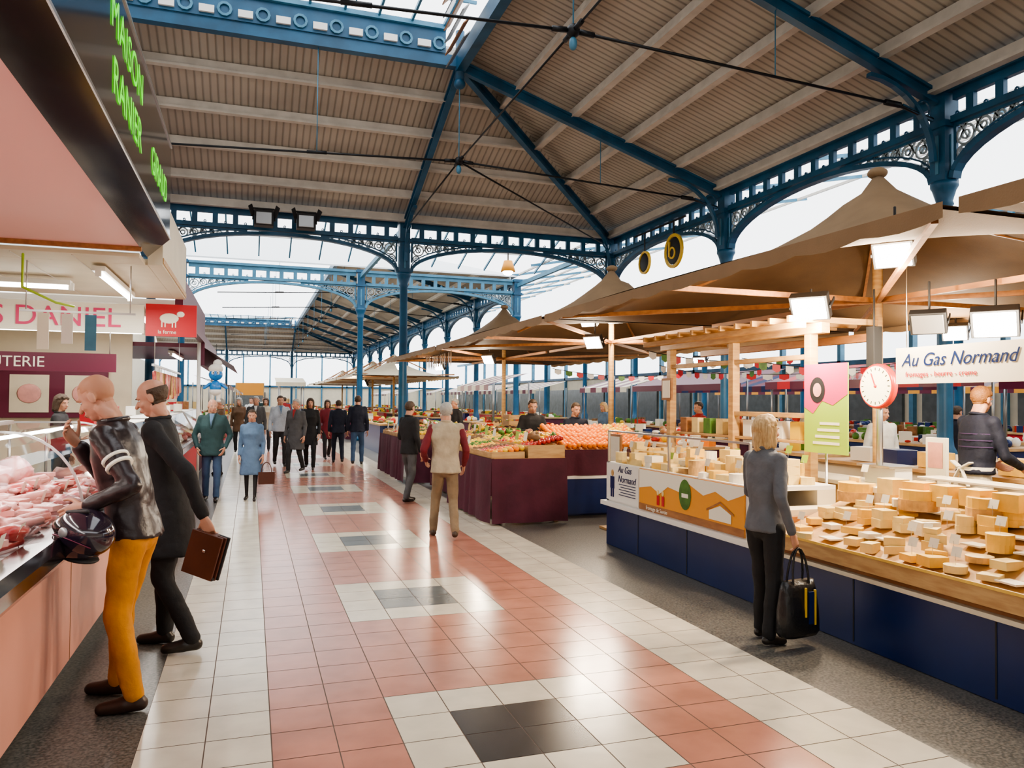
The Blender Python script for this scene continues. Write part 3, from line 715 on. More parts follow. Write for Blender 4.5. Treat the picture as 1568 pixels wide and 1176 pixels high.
b.add([(PX2-.018,5.86+.055*math.cos(t),1.82+.065*math.sin(t)) for t in[2*math.pi*i/20 for i in range(20)]],[tuple(range(20))],'m3')
for k in range(4): b.bx(PX2-.015,PX2-.012,5.58,5.92-.03*k,1.32+.06*k,1.345+.06*k,'ch4')
b.tube((PX2+.02,5.78,.0),(PX2+.02,5.78,1.25),.012,'steel');b.bx(PX2-.02,PX2+.15,5.68,5.88,0,.02,'steel')
b.build('promotional_poster')
b=MB();sy_=5.66;c=V((5.5,sy_,1.86));
b.loft([[c+V((dx,math.cos(t)*r,math.sin(t)*r)) for t in[2*math.pi*i/28 for i in range(28)]] for dx,r in((.02,.17),(.01,.208),(-.03,.208),(-.045,.195))],'redf')
b.add([c+V((-.047,math.cos(t)*.185,math.sin(t)*.185)) for t in[2*math.pi*i/28 for i in range(28)]],[tuple(range(28))],'ch4')
for i in range(20):
    t=2*math.pi*i/20;b.beam(c+V((-.05,math.cos(t)*.145,math.sin(t)*.145)),c+V((-.05,math.cos(t)*.172,math.sin(t)*.172)),.004,.006,'blkm')
b.beam(c+V((-.053,0,0)),c+V((-.053,.05,.12)),.004,.012,'red');b.ell(c+V((-.05,0,0)),(.01,.016,.016),'red')
b.tube(c+V((0,0,-.2)),(5.5,sy_,1.12),.03,'steel');b.box((5.6,sy_,1.037),(.2,.36,.15),'white');b.bx(5.42,5.75,sy_-.2,sy_+.2,1.115,1.135,'steel')
b.build('dial_scale',bevel=.004)
b=MB();b.box((5.6,5.12,1.19),(.04,.2,.44),'ch4');b.box((5.577,5.12,1.26),(.004,.15,.22),'m3');b.box((5.6,5.12,.977),(.16,.24,.03),'ch4');b.build('price_board',bevel=.006)
b=MB()
for k in range(5):
    y=3.1+k*.27;b.tube((5.7,y,.962),(5.7,y,1.06),.05,R.choice(['white','red','grn','yel']));b.ell((5.7,y,1.08),(.05,.05,.03),'white')
b.build('condiment_jars')
b=MB();b.bx(4.98,5.0,3.3,4.95,1.86,2.15,'ch4');
for y in(3.4,4.85): b.tube((4.99,y,2.14),(4.99,y,2.8),.004,'steel',n=5)
bn=b.build('hanging_banner');text('Au Gas Normand',(4.975,4.89,2.0),.145,'-x','navy',bn,shear=.35,ext=.001,sx=.95);text('fromages - beurre - creme',(4.975,4.85,1.915),.06,'-x','red',bn,ext=.001)
b=MB();b.bx(5.62,5.72,5.85,5.95,2.05,2.44,'blkm');b.tube((5.67,5.9,2.44),(5.67,5.9,2.8),.01,'blkm');b.build('hanging_speaker',bevel=.01)
# ================================================ FRUIT STALL
def drape(b,x0,y0,x1,y1,z0,z1,m,amp=.02):
    L=math.hypot(x1-x0,y1-y0);n=max(4,int(L/.05));dx,dy=(x1-x0)/L,(y1-y0)/L;vs=[]
    for i in range(n+1):
        s=L*i/n;w=amp*math.sin(s*14+math.sin(s*5)*2)
        for z,k in((z1,0),(z1-.1,.3),((z0+z1)/2,.8),(z0,1.3)): vs.append((x0+dx*s+dy*(w*k+.01*k*3),y0+dy*s-dx*(w*k+.03*k),z))
    b.add(vs,[(i*4+j,i*4+4+j,i*4+5+j,i*4+1+j) for i in range(n) for j in range(3)],m,True)
def produce(b,x0,x1,y0,y1,zf,zb,m,r,lay=1):
    x=x0+r
    while x<x1:
        y=y0+r
        while y<y1:
            z=zf+(zb-zf)*(x-x0)/(x1-x0)
            mm=R.choice(m) if isinstance(m,list) else m
            b.ell((x+R.uniform(-.3,.3)*r,y+R.uniform(-.3,.3)*r,z+r*.7+R.uniform(0,.5)*r),(r,r*R.uniform(.9,1.1),r*.92),mm,9,6)
            y+=2.02*r
        x+=1.9*r
def fruitstall(y0,y1,x0=3.1,x1=4.2):
    b=MB();b.bx(x0+.05,x1,y0+.05,y1-.05,.84,.9,'wood2')
    for xx in(x0+.15,x1-.1):
        for yy in(y0+.15,y1-.15): b.bx(xx-.03,xx+.03,yy-.03,yy+.03,0,.84,'wood')
    drape(b,x0,y1,x0,y0,.03,.9,'burg');drape(b,x0,y0,x1,y0,.03,.9,'burg')
    y=y0+.08
    while y<y1-.3:
        w=R.uniform(.3,.45)
        for (a,c,zf,zb) in((x0+.02,x0+.5,.93,1.0),(x0+.55,x1,1.02,1.15)):
            k=R.choice([['orange','yel'],'yel',['grn','brn'],'redf','brn',['grn','yel'],['redf','yel'],['grn','redf']])
            b.bx(a,a+.02,y,y+w,.9,zf+.05,'wood');b.bx(a,c,y-.01,y+.01,.9,zf+.06,'wood')
            b.add([(a,y,zf),(a,y+w,zf),(c,y+w,zb),(c,y,zb)],[(0,1,2,3)],'wood2')
            produce(b,a+.02,c,y+.01,y+w-.01,zf,zb,k,R.choice([.035,.042,.03]))
            if R.random()<.5: tag(b,(a+.02,y+w/2,zf+.06),.12,R.choice(['ch4','pgreen','yel']))
        y+=w
    for i in range(int((y1-y0)*7)):
        b.ell((R.uniform(x0+.65,x1),R.uniform(y0+.1,y1-.1),1.18),(R.uniform(.04,.08),R.uniform(.04,.08),R.uniform(.03,.07)),R.choice(['grn','brn','yel','redf','ch4']),8,6,nz=.8,seed=i)
    return b.build('fruit_stall')
fruitstall(10.0,12.3);fruitstall(15.3,18.6,2.95,4.1);fruitstall(12.9,14.9,3.4,4.4)
b=MB()
b.bx(4.35,5.85,10.5,10.56,.03,.55,'navy');b.bx(4.35,5.85,10.56,11.5,0,.5,'navy')
b.bx(4.30,5.85,10.48,10.52,.55,.60,'white');drape(b,4.3,10.5,5.85,10.5,.6,.98,'burg',.01)
b.bx(4.35,5.85,10.52,11.5,.92,.97,'wood2')
b.add([(4.32,10.5,.98),(5.85,10.5,.98),(5.85,11.5,1.27),(4.32,11.5,1.27)],[(0,1,2,3)],'wood2')
x=4.38
while x<5.8:
    y=10.55
    while y<11.5:
        b.ell((x+R.uniform(-.01,.01),y,.98+(y-10.5)*.29+.03+R.uniform(0,.025)),.042,'orange' if x<5.3 or y<11 else R.choice(['yel','orange']),10,7);y+=.08
    x+=.083
b.build('orange_stall')
b=MB();b.tube((4.62,9.3,.0),(4.62,9.3,.9),.02,'wood');b.box((4.62,9.3,1.05),(.03,.3,.42),'wood2');b.box((4.60,9.3,1.05),(.004,.26,.36),'ch4');b.bx(4.45,4.8,9.15,9.45,0,.03,'wood');b.build('price_stand')
def crates(x,y,n=3,m='wood'):
    b=MB()
    for k in range(n):
        z=k*.24
        for s in(-1,1):
            for q in range(2): b.bx(x-.28,x+.28,y+s*.18-.008,y+s*.18+.008,z+.02+q*.11,z+.10+q*.11,m);b.bx(x+s*.28-.008,x+s*.28+.008,y-.18,y+.18,z+.02+q*.11,z+.10+q*.11,m)
        b.bx(x-.28,x+.28,y-.18,y+.18,z,z+.015,m)
        for sx in(-1,1):
            for sy in(-1,1): b.bx(x+sx*.26-.015,x+sx*.26+.015,y+sy*.165-.015,y+sy*.165+.015,z,z+.235,m)
    b.build('wooden_crates')
crates(5.6,9.5,3);crates(5.0,14.3,6);crates(5.2,17.3,5)
def bunting(p,q,n,cols,size=.085,sag=.12,nm='bunting'):
    b=MB();p=V(p);q=V(q);prev=p
    for i in range(1,n+1):
        t=i/n;c=p.lerp(q,t)-V((0,0,sag*4*t*(1-t)));b.tube(prev,c,.006,'blkm',n=4)
        m=cols[i%len(cols)];a=prev.lerp(c,.2);e=prev.lerp(c,.8);mid=prev.lerp(c,.5)
        b.add([a,e,e-V((0,0,size)),mid-V((0,0,size*1.4)),a-V((0,0,size))],[(0,1,2,3,4)],m);prev=c
    b.build(nm)
fc=['red','white','grn','red','white']
for (p,q) in (((5.5,10.1,2.45),(8.3,10.3,2.45)),((6.9,12.2,2.35),(9.4,12.6,2.35)),((6.3,8.9,2.3),(9.6,9.4,2.35)),((8.9,13.6,2.3),(12,11,2.5)),((8.8,9.0,2.25),(12.1,14,2.5)),((6.2,15.6,2.4),(10,16.5,2.4))):
    bunting(p,q,13,fc)
bunting((4.0,15.8,2.74),(4.0,18.4,2.74),14,['white','cream','white','brn'],.24,.03,'hanging_pennants')
def stall(x0,x1,y0,y1,m,aw=None,goods=('redf','yel','grn','brn','ch4'),face='-x',az=2.3,nm='market_stall'):
    b=MB();b.bx(x0,x1,y0,y1,0,.88,m);b.bx(x0-.04,x1+.04,y0-.04,y1+.04,.88,.93,'wood')
    for i in range(int((y1-y0)*(x1-x0)*9)):
        xx=R.uniform(x0+.1,x1-.1);yy=R.uniform(y0+.1,y1-.1);h=R.uniform(.06,.22);g=R.choice(goods)
        if R.random()<.5: b.box((xx,yy,.93+h/2),(R.uniform(.1,.25),R.uniform(.1,.25),h),g,rz=R.uniform(0,1))
        else: b.ell((xx,yy,.93+h*.4),(R.uniform(.06,.12),R.uniform(.06,.12),h*.5),g,8,6)
    if aw:
        for xx in(x0,x1):
            for yy in(y0,y1): b.tube((xx,yy,.9),(xx,yy,az),.025,'grey',n=6)
        n=max(2,int((y1-y0)/.45));xo=x0-.2 if face=='-x' else x1+.2;xi=x1 if face=='-x' else x0
        for i in range(n):
            a=y0+(y1-y0)*i/n;c=y0+(y1-y0)*(i+1)/n;k=aw[i%len(aw)]
            b.quad([(xo,a,az-.1),(xo,c,az-.1),(xi,c,az+.3),(xi,a,az+.3)],k);b.quad([(xo,a,az-.1),(xo,c,az-.1),(xo,c,az-.28),(xo,a,az-.28)],k)
    return b.build(nm)
g2=('ch4','redf','grn','white','wood2','navy')
stall(9.4,10.2,2,8,'burg',None,g2)
stall(12.2,13.4,3,9,'red',None,g2);stall(12.2,13.4,10,16,'navy',('burgp','red'),g2);stall(12.2,13.4,17,23,'burg',('burgp',),g2)
stall(8.0,9.0,9.5,11,'navy',None);stall(7.1,7.9,11.5,15.2,'burg',None,('redf','yel','grn','white','orange'));stall(8.8,9.6,14,20,'burg',None,g2);stall(6.9,7.7,16,21,'navy',None)
stall(15,16.2,2,12,'cream',('burgp',),g2);stall(15,16.2,13,25,'burg',('navy','burgp'),g2)
stall(20,21.5,-2,10,'navy',None,g2);stall(20,21.5,12,30,'red',('burgp','org'),g2)
for k,(a,c) in enumerate(((24,28),(33,38),(39.5,45),(46,52),(54,57),(64,72),(74,84))):
    stall(3.8,5.2,a,c,R.choice(['navy','burg','cream']),None)
    stall(7.5,8.7,a,c,R.choice(['navy','burg','red']),('burgp','cream') if a<30 else None)
    if a>30: stall(-2.2,-1.0,a,c,R.choice(['cream','burg','red']),R.choice([('burgp',),('red','white'),('org','red'),('cream',)]),face='+x')
    stall(12.5,13.8,a,c,R.choice(['navy','burg','red']),('cream','burgp'))
b=MB();b.bx(-1.5,1.2,86.4,86.7,2.0,3.3,'org');b.bx(-1.6,-1.5,86.4,86.7,0,3.3,'wood');b.bx(1.2,1.3,86.4,86.7,0,3.3,'wood');b.build('far_shop_sign')
b=MB()
for x in(2.0,3.7):
    for y in(59.5,62.5): b.tube((x,y,0),(x,y,2.9),.04,'grey')
b.add([(1.7,59.3,2.9),(3.85,59.3,2.9),(3.85,63,3.3),(1.7,63,3.3),(1.7,59.3,2.6),(3.85,59.3,2.6)],[(0,1,2,3),(0,1,5,4)],'cream');b.build('cream_awning')
# ================================================ LEFT STALLS
b=MB()
b.bx(-1.06,-1.0,1.2,7.3,.14,.86,'pink');b.bx(-2.2,-1.06,1.2,7.3,.14,.80,'cream');b.bx(-2.15,-1.1,1.25,7.25,0,.14,'grey')
for y in(3.2,5.2): b.bx(-1.001,-.998,y,y+.008,.14,.86,'wood2')
rs=[]
for y in(1.2,7.32):
    rs.append([V((-1.02+px,y,.9+pz)) for px,pz in((0,-.09),(.10,-.07),(.14,-.02),(.14,.04),(.11,.085),(0,.085))])
b.loft(rs,'blk',False)
b.bx(-2.2,-1.0,1.2,7.3,.80,.90,'steel')
n=10;prev=None
for i in range(n+1):
    a=math.pi/2*i/n;x=-.96-.42*(1-math.cos(a));z=.985+.50*math.sin(a)
    if prev: b.add([(prev[0],1.2,prev[1]),(prev[0],7.3,prev[1]),(x,7.3,z),(x,1.2,z)],[(0,1,2,3)],'glass',True)
    prev=(x,z)
b.add([(-1.85,1.2,1.485),(-1.38,1.2,1.485),(-1.38,7.3,1.485),(-1.85,7.3,1.485)],[(0,1,2,3)],'glass');b.bx(-1.9,-1.84,1.2,7.3,1.47,1.5,'steel')
for y in(1.2,3.2,5.3,7.3):
    for i in range(n):
        a=math.pi/2*i/n;a2=math.pi/2*(i+1)/n
        b.beam((-.96-.42*(1-math.cos(a)),y,.985+.5*math.sin(a)),(-.96-.42*(1-math.cos(a2)),y,.985+.5*math.sin(a2)),.014,.014,'steel',up=(0,1,0))
    b.beam((-1.38,y,1.485),(-1.88,y,1.485),.014,.014,'steel');b.tube((-1.87,y,.9),(-1.87,y,1.48),.012,'steel')
b.tube((-1.4,1.3,1.45),(-1.4,7.2,1.45),.012,'tube')
bc=b.build('butcher_counter',bevel=0)
l=bpy.data.lights.new('case_light','AREA');l.shape='RECTANGLE';l.size=.1;l.size_y=5.6;l.energy=30;l.color=(1,.86,.82)
lo=bpy.data.objects.new('counter_lamp',l);bpy.context.collection.objects.link(lo);lo.location=(-1.42,4.3,1.43);attach(lo,bc)
b=MB()
def mz(x): return .93+(-1.05-x)*.12
y=1.35
while y<7.1:
    for j in range(4):
        x=-1.14-j*.19;b.box((x,y+.12,mz(x)-.005),(.17,.27,.02),'white')
        t=R.choice(['m1','m2','m3','m1','m3'])
        for q in range(5):
            k=R.random()
            c=(x+R.uniform(-.04,.04),y+.12+R.uniform(-.09,.09),mz(x)+.04+q*.014)
            if k<.5: b.ell(c,(R.uniform(.04,.08),R.uniform(.06,.11),R.uniform(.025,.045)),t,12,8,nz=.7,seed=R.random()*50)
            elif k<.8: b.cap((c[0]-.05,c[1]-.08,c[2]),(c[0]+.04,c[1]+.08,c[2]+.01),.026,.024,t,8)
            else: b.box(c,(.1,.12,.03),'m3',rz=R.uniform(0,1.5))
        if R.random()<.4: tag(b,(x+.08,y+.1,mz(x)+.02),.07)
    y+=.32
for i in range(10): b.ell((-1.66,1.6+i*.55,1.14),(.13,.2,.12),R.choice(['m3','m2','m1']),14,9,nz=.5,seed=i)
b.build('meat_display')
b=MB()
b.bx(-5,-1.0,.6,7.9,3.10,3.16,'pinkc')
b.add([(-1.0,.6,3.09),(-1.0,8.4,3.09),(-.8,8.4,3.28),(-.8,.6,3.28)],[(0,1,2,3)],'blk')
b.bx(-.88,-.8,.6,8.4,3.28,4.22,'blk');b.bx(-1.0,-.88,.6,8.4,4.1,4.22,'blk')
b.bx(-.80,-.79,.6,8.4,3.28,3.30,'steel');b.bx(-.80,-.79,.6,8.4,4.20,4.22,'steel')
for y in(.6,8.34): b.add([(-1.0,y,3.09),(-.8,y,3.28),(-.8,y,4.22),(-1.0,y,4.22)],[(0,1,2,3)],'blk')
b.bx(-5,-.99,7.88,7.93,3.06,3.2,'wood2')
b.bx(-1.0,-.95,.6,8.4,3.16,4.2,'blkm')
sg=b.build('butcher_shop_sign')
text('MAISON',(-.795,4.9,3.86),.32,'+x','green',sg,ext=.0005,sx=1.15);text('RANIER',(-.795,5.0,3.50),.32,'+x','green',sg,ext=.0005,sx=1.15);text('GIRAUD',(-.795,6.85,3.55),.32,'+x','green',sg,ext=.0005);text('J',(-.795,4.15,3.85),.4,'+x','white',sg,ext=.0005)
b=MB()
for y in(7.97,11.24): b.bx(-4.95,-4.87,y-.02,y+.02,0,3.0,'white')
b.build('stall_posts')
b=MB()
b.bx(-6,-1.0,8.45,11.25,3.02,3.08,'cream');b.bx(-1.0,-.86,8.42,11.25,3.02,3.72,'cream');b.bx(-.86,-.85,8.42,11.25,3.04,3.10,'wood')
b.bx(-6,-1.02,8.0,8.45,3.02,3.06,'cream')
for x in[-5.6+.5*i for i in range(9)]: b.bx(x,x+.01,8.05,11.2,3.01,3.02,'purl')
b.build('stall_canopy',bevel=.006)
w=MB();w.bx(-6.2,-6.05,-2,30,0,4.2,'cream');w.build('wall_left',origin=False)
b=MB();b.bx(-6.05,-5.98,10.9,11.5,1.75,2.1,'wood');b.bx(-5.98,-5.97,10.95,11.45,1.8,2.05,'blue2');b.build('picture_frame')
def tubelamp(p,q,e,name='fluorescent_lamp'):
    b=MB();p=V(p);q=V(q);b.beam(p+V((0,0,.05)),q+V((0,0,.05)),.12,.05,'white');b.tube(p,q,.022,'tube')
    for t in(p,q): b.box(t+V((0,0,.01)),(.05,.05,.08),'white')
    o=b.build(name)
    if e:
        l=bpy.data.lights.new('lt','AREA');l.shape='RECTANGLE';d=q-p;l.size=.08;l.size_y=d.length;l.energy=e;l.color=(1,.97,.9)
        lo=bpy.data.objects.new(name+'_light',l);bpy.context.collection.objects.link(lo);lo.location=(p+q)/2-V((0,0,.04))
        lo.rotation_euler=(0,0,math.atan2(d.y,d.x)-math.pi/2);attach(lo,o)
tubelamp((-1.45,8.5,2.92),(-1.45,10.6,2.92),70);tubelamp((-4.6,9.6,2.9),(-1.9,9.6,2.9),60);tubelamp((-4.6,12.4,2.82),(-1.8,12.4,2.82),60)
tubelamp((-1.5,11.6,2.82),(-1.5,14.2,2.82),60);tubelamp((-2.6,2.0,3.02),(-2.6,5.5,3.02),60);tubelamp((-4,14.8,2.82),(-1.8,14.8,2.82),40);tubelamp((-1.6,17.5,2.6),(-1.6,20,2.6),40)
b=MB()
for p,q in (((-2.0,8.1,3.0),(-2.0,8.1,2.7)),((-2.0,8.1,2.7),(-1.75,8.2,2.58)),((-1.75,8.2,2.58),(-1.62,8.3,2.56))): b.cap(p,q,.012,.012,'pgreen',6)
b.build('hanging_cable')
def deli(y0,y1,x=-1.0,base='cream'):
    b=MB();b.bx(x-.9,x,y0,y1,.1,.85,base);b.bx(x-.02,x+.06,y0,y1,.85,.95,'blk');b.bx(x-.9,x,y0,y1,.85,.90,'steel');b.bx(x-.85,x-.05,y0+.03,y1-.03,0,.1,'grey')
    b.add([(x,y0,.95),(x,y1,.95),(x-.25,y1,1.4),(x-.25,y0,1.4)],[(0,1,2,3)],'glass');b.bx(x-.75,x-.25,y0,y1,1.4,1.41,'white')
    for y in(y0+.01,y1-.01): b.beam((x,y,.95),(x-.25,y,1.4),.02,.02,'steel');b.beam((x-.25,y,1.405),(x-.75,y,1.405),.02,.02,'steel');b.tube((x-.74,y,.9),(x-.74,y,1.4),.012,'steel')
    for i in range(int((y1-y0)*14)):
        b.ell((x-R.uniform(.12,.65),R.uniform(y0+.1,y1-.1),.95+R.uniform(0,.05)),(R.uniform(.05,.1),R.uniform(.05,.12),.05),R.choice(['m1','m2','m3','ch1','ch4']),9,6,nz=.6,seed=i)
    for i in range(int((y1-y0)*3)): b.box((x-R.uniform(.3,.7),R.uniform(y0+.1,y1-.1),1.41+.09),(.12,.12,R.uniform(.1,.25)),R.choice(['white','red','ch1','wood2','ch4']))
    b.build('deli_counter')
deli(7.9,11.1);deli(11.6,16.3,-1.0,'red');deli(17,22,-1.05,'burg')
b=MB();b.bx(-1.35,-.72,11.28,11.35,2.52,2.95,'red')
b.ell((-1.06,11.275,2.76),(.12,.008,.07),'ch4',14,8);b.ell((-.92,11.275,2.82),(.05,.008,.04),'ch4',10,6)
for dx in(-.09,-.05,.04,.08): b.bx(-1.06+dx-.008,-1.06+dx+.008,11.27,11.28,2.64,2.74,'ch4')
rs=b.build('red_stall_sign');text('la ferme',(-1.2,11.275,2.555),.07,'-y','ch4',rs,ext=.002)
b=MB();b.bx(-4.78,-1.37,11.3,11.34,2.55,2.93,'ch4');ws=b.build('white_stall_sign');text('VOLAILLES DANIEL',(-4.7,11.29,2.62),.36,'-y','ppink',ws,ext=.004)
b=MB();b.bx(-6,-1.0,11.36,16.6,2.95,3.02,'white');b.bx(-1.0,-.9,11.36,16.6,2.80,3.35,'burgp')
b.bx(-6,-2.2,16.5,16.56,0,2.95,'cream');b.bx(-6,-1.0,16.6,22.2,2.7,2.78,'burgp');b.bx(-1.0,-.9,16.6,22.2,2.35,2.95,'burgp')
b.add([(-.9,16.6,2.7),(-.9,22.2,2.7),(-.35,22.2,2.35),(-.35,16.6,2.35)],[(0,1,2,3)],'burgp')
for y in (16.55,22.1): b.tube((-1.0,y,0),(-1.0,y,2.8),.035,'white',n=8)
b.bx(-4.9,-2.1,14.0,14.04,2.1,2.4,'burgp')
for x in(-4.8,-2.2): b.tube((x,14.02,2.4),(x,14.02,2.95),.008,'steel',n=5)
sr=b.build('stall_roof');text('CHARCUTERIE',(-4.7,13.99,2.17),.24,'-y','ch4',sr,ext=.002)
b=MB();b.bx(-5.4,-2.6,16.42,16.5,1.3,2.2,'burgp')
for x in(-4.9,-3.9,-3.0): b.bx(x-.32,x+.32,16.40,16.42,1.4,2.1,'cream');b.ell((x,16.39,1.75),(.2,.01,.18),'m3',14,8)
b.build('wall_poster')
b=MB()
for z in(1.1,1.5,1.9,2.3):
    b.bx(-6.0,-5.7,1.5,9.5,z,z+.03,'white')
    y=1.6
    while y<9.4: b.box((-5.86,y,z+.12),(.16,.14,R.uniform(.1,.24)),R.choice(['red','ch4','white','wood2','navy','yel','ch1']));y+=.22
b.build('wall_shelf')
b=MB()
for i in range(3):
    x=-1.95+i*.2;b.bx(x,x+.10,8.42+.02*i,8.425+.02*i,2.15+.06*(i%2),2.5,['ch4','white','blue2'][i])
b.beam((-2.1,8.44,2.52),(-1.1,8.44,2.52),.02,.02,'steel');b.tube((-1.15,8.44,2.52),(-1.15,8.44,3.0),.006,'steel',n=5);b.tube((-2.05,8.44,2.52),(-2.05,8.44,3.0),.006,'steel',n=5)
b.build('hanging_paper_bags')
b=MB()
b.beam((-1.3,11.7,2.15),(-1.3,16,2.15),.03,.03,'steel')
for i in range(26):
    y=11.9+i*.16;n_=R.uniform(.2,.4);b.tube((-1.3,y,2.15),(-1.3,y,2.05),.003,'blkm',n=4);b.cap((-1.3,y,2.05),(-1.3+R.uniform(-.02,.02),y,2.05-n_),.025,.028,R.choice(['m2','ch3','m3','brn']),8)
for y in(11.9,15.8): b.tube((-1.3,y,2.15),(-1.3,y,2.95),.006,'steel',n=5)
b.build('hanging_sausages')
b=MB();c=V((-.66,16.0,1.75));bl=mat('balloon_blue',(.03,.22,.6),.3)
b.ell(c+V((0,0,.16)),(.11,.10,.13),bl,14,9);b.ell(c+V((0,0,.40)),(.13,.12,.12),bl,14,9);b.ell(c+V((0,.01,.51)),(.135,.13,.10),'white',14,9);b.ell(c+V((.03,.06,.62)),(.085,.08,.08),'white',12,8)
b.ell(c+V((0,0,.07)),(.115,.105,.08),'white',14,8)
for s in(-1,1):
    b.cap(c+V((s*.05,0,.02)),c+V((s*.055,0,-.08)),.04,.035,'white',8);b.ell(c+V((s*.06,-.03,-.11)),(.045,.07,.035),'white',10,6);b.cap(c+V((s*.10,0,.22)),c+V((s*.2,-.02,.14)),.03,.028,bl,8)
    b.ell(c+V((s*.045,-.105,.43)),(.03,.015,.035),'white',8,6);b.ell(c+V((s*.04,-.12,.43)),(.01,.006,.014),'blkm',8,6)
b.ell(c+V((0,-.13,.38)),(.03,.03,.025),bl,8,6);b.tube(c+V((0,.02,.65)),c+V((0,.1,1.0)),.004,'blkm',n=4)
b.build('cartoon_balloon')
# ================================================ PEOPLE
px,py=-.60,4.78
def ex1(F,sh,Th):
    for k in(.45,.58):
        A=V((-.168,-.005,1.42))+sh(1.42);E=V((-.27,-.07,1.17));d=(E-A).normalized();c=A.lerp(E,k)
        F.tube(c-d*.008,c+d*.008,.0675,'ch4',n=18)
person('man_with_helmet',px,py,78,1.84,cl['leather'],cl['ochre'],mat('brown_boots',(.035,.015,.01),.4),hair='buzz',hairm=cl['hairbuzz'],lean=(0,.13),hem=.88,
  arms={'L':((-.27,-.07,1.17),(-.26,.13,1.08)),'R':((.20,.24,1.17),(.055,.315,1.345))},head=(-5,-30,0),hoff=(0,.04,-.015),hi=True,curl=(.5,.55),extra=ex1,
  legs={'L':((-.11,.05,.49),(-.13,-.05,.085),10),'R':((.10,.10,.49),(.12,.12,.085),-8)},handside={'L':(0,.2,1),'R':(0,.2,1)},seed=1)
hw=loc2w(px,py,78,1.84,(-.285,.17,.93))
def helmet(c,yaw):
    b=MB();Tm=Matrix.Translation(c)@Matrix.Rotation(math.radians(yaw),4,'Z')@Matrix.Rotation(math.radians(14),4,'X')
    b.ell((0,0,.02),(.125,.155,.125),M['hshell'],28,18,Tm)
    b.ell((0,.03,-.05),(.112,.135,.085),M['hshell'],24,14,Tm)
    b.ell((0,.045,.03),(.118,.125,.062),'blk',24,14,Tm)
    b.ell((0,-.0,-.112),(.085,.10,.02),'blkm',20,8,Tm)
    for s in(-1,1): b.ell((s*.122,.03,.03),(.012,.028,.028),'grey',12,8,Tm);b.cap(Tm@V((s*.06,.12,-.09)),Tm@V((s*.02,.16,-.07)),.012,.01,'blkm',8)
    b.cap(Tm@V((-.05,-.02,.145)),Tm@V((-.05,.09,.11)),.012,.01,'blkm',8);b.cap(Tm@V((.05,-.02,.145)),Tm@V((.05,.09,.11)),.012,.01,'blkm',8)
    for s in(-1,1):
        pr=None
        for i in range(14):
            t=i/13;q=Tm@V((s*(.128*math.sin(.5+t*1.9)),.155*math.cos(.5+t*1.9),-.02+.03*math.sin(t*3)))
            if pr: b.cap(pr,q,.003,.003,'burgp',6)
            pr=q
    return b.build('motorcycle_helmet')
M['hshell']=mat('helmet_shell',(.02,.012,.025),.12,coat=1)
helmet(hw+V((.03,-.02,0)),60)
px,py=-.50,5.72
person('man_in_dark_coat',px,py,82,1.82,cl['black'],cl['black'],cl['shoe'],hair='fringe',hairm=cl['hairbr'],lean=(0,.10),hem=.62,arms={'L':((-.25,-.14,1.16),(-.25,-.24,.90))},
  head=(0,-22,0),hi=True,curl=(.7,.4),legs={'L':((-.10,.03,.49),(-.12,-.16,.10),10),'R':((.1,.06,.49),(.12,.06,.085),-8)},seed=3)
w=loc2w(px,py,82,1.82,(-.26,-.285,.745));b=MB()
Tm=Matrix.Translation(w+V((0,0,-.02)))@Matrix.Rotation(math.radians(-28),4,'Z')@Matrix.Rotation(math.radians(16),4,'Y')
M['folder']=mat('brown_leather',(.075,.020,.009),.4,var=.2)
for k,(t,x) in enumerate(((.0,0),(.025,.01),(-.03,-.01))):
    b.box((x,t*1.0,-.08),(.22,.018,.29),'folder' if k!=1 else 'blkm',Tm)
b.box((0,.0,-.215),(.21,.07,.02),'blkm',Tm);b.box((0,.0,.05),(.10,.06,.03),'folder',Tm);b.box((0.0,-.043,-.05),(.02,.008,.02),'steel',Tm)
b.build('leather_briefcase',bevel=.006)
px,py=3.50,4.66
person('blonde_woman',px,py,-82,1.60,cl['greyj'],cl['black'],cl['shoe'],hair='bob',hairm=cl['hairbl'],fem=True,hem=.86,hi=True,curl=(.3,.75),head=(-6,0,0),arms={'R':((.225,-.07,1.14),(.235,.03,.885)),'L':((-.2,.02,1.14),(-.17,.22,1.02))},
   legs={'L':((-.09,.05,.49),(-.10,.05,.085),5),'R':((.09,.0,.49),(.10,-.06,.085),-10)},fat=1.02,seed=4)
w=loc2w(px,py,-82,1.60,(.24,.09,.755));b=MB();M['bagb']=mat('black_bag',(.012,.012,.014),.35,bump=.4,bscale=20)
Tm=Matrix.Translation(w)@Matrix.Rotation(math.radians(8),4,'Z')
rs=[]
for z,wx,wy in((-.60,.15,.06),(-.57,.17,.075),(-.42,.165,.07),(-.28,.15,.05),(-.22,.14,.03)):
    rs.append([V((abs(math.cos(t))**.5*math.copysign(1,math.cos(t))*wx,abs(math.sin(t))**.6*math.copysign(1,math.sin(t))*wy,z)) for t in[2*math.pi*i/20 for i in range(20)]])
b.loft(rs,'bagb',True,Tm)
for s in(-1,1):
    pr=None
    for i in range(11):
        a=math.pi*i/10;q=Tm@V((math.cos(a)*.075,s*.03*(1-math.sin(a)*.8),-.24+.24*math.sin(a)))
        if pr: b.cap(pr,q,.008,.008,'bagb',8)
        pr=q
b.box((.05,-.072,-.40),(.045,.012,.22),'navy',Tm);b.box((.09,-.070,-.40),(.014,.012,.24),'yel',Tm);b.box((.0,-.072,-.36),(.012,.012,.2),'yel',Tm)
o=b.build('handbag')
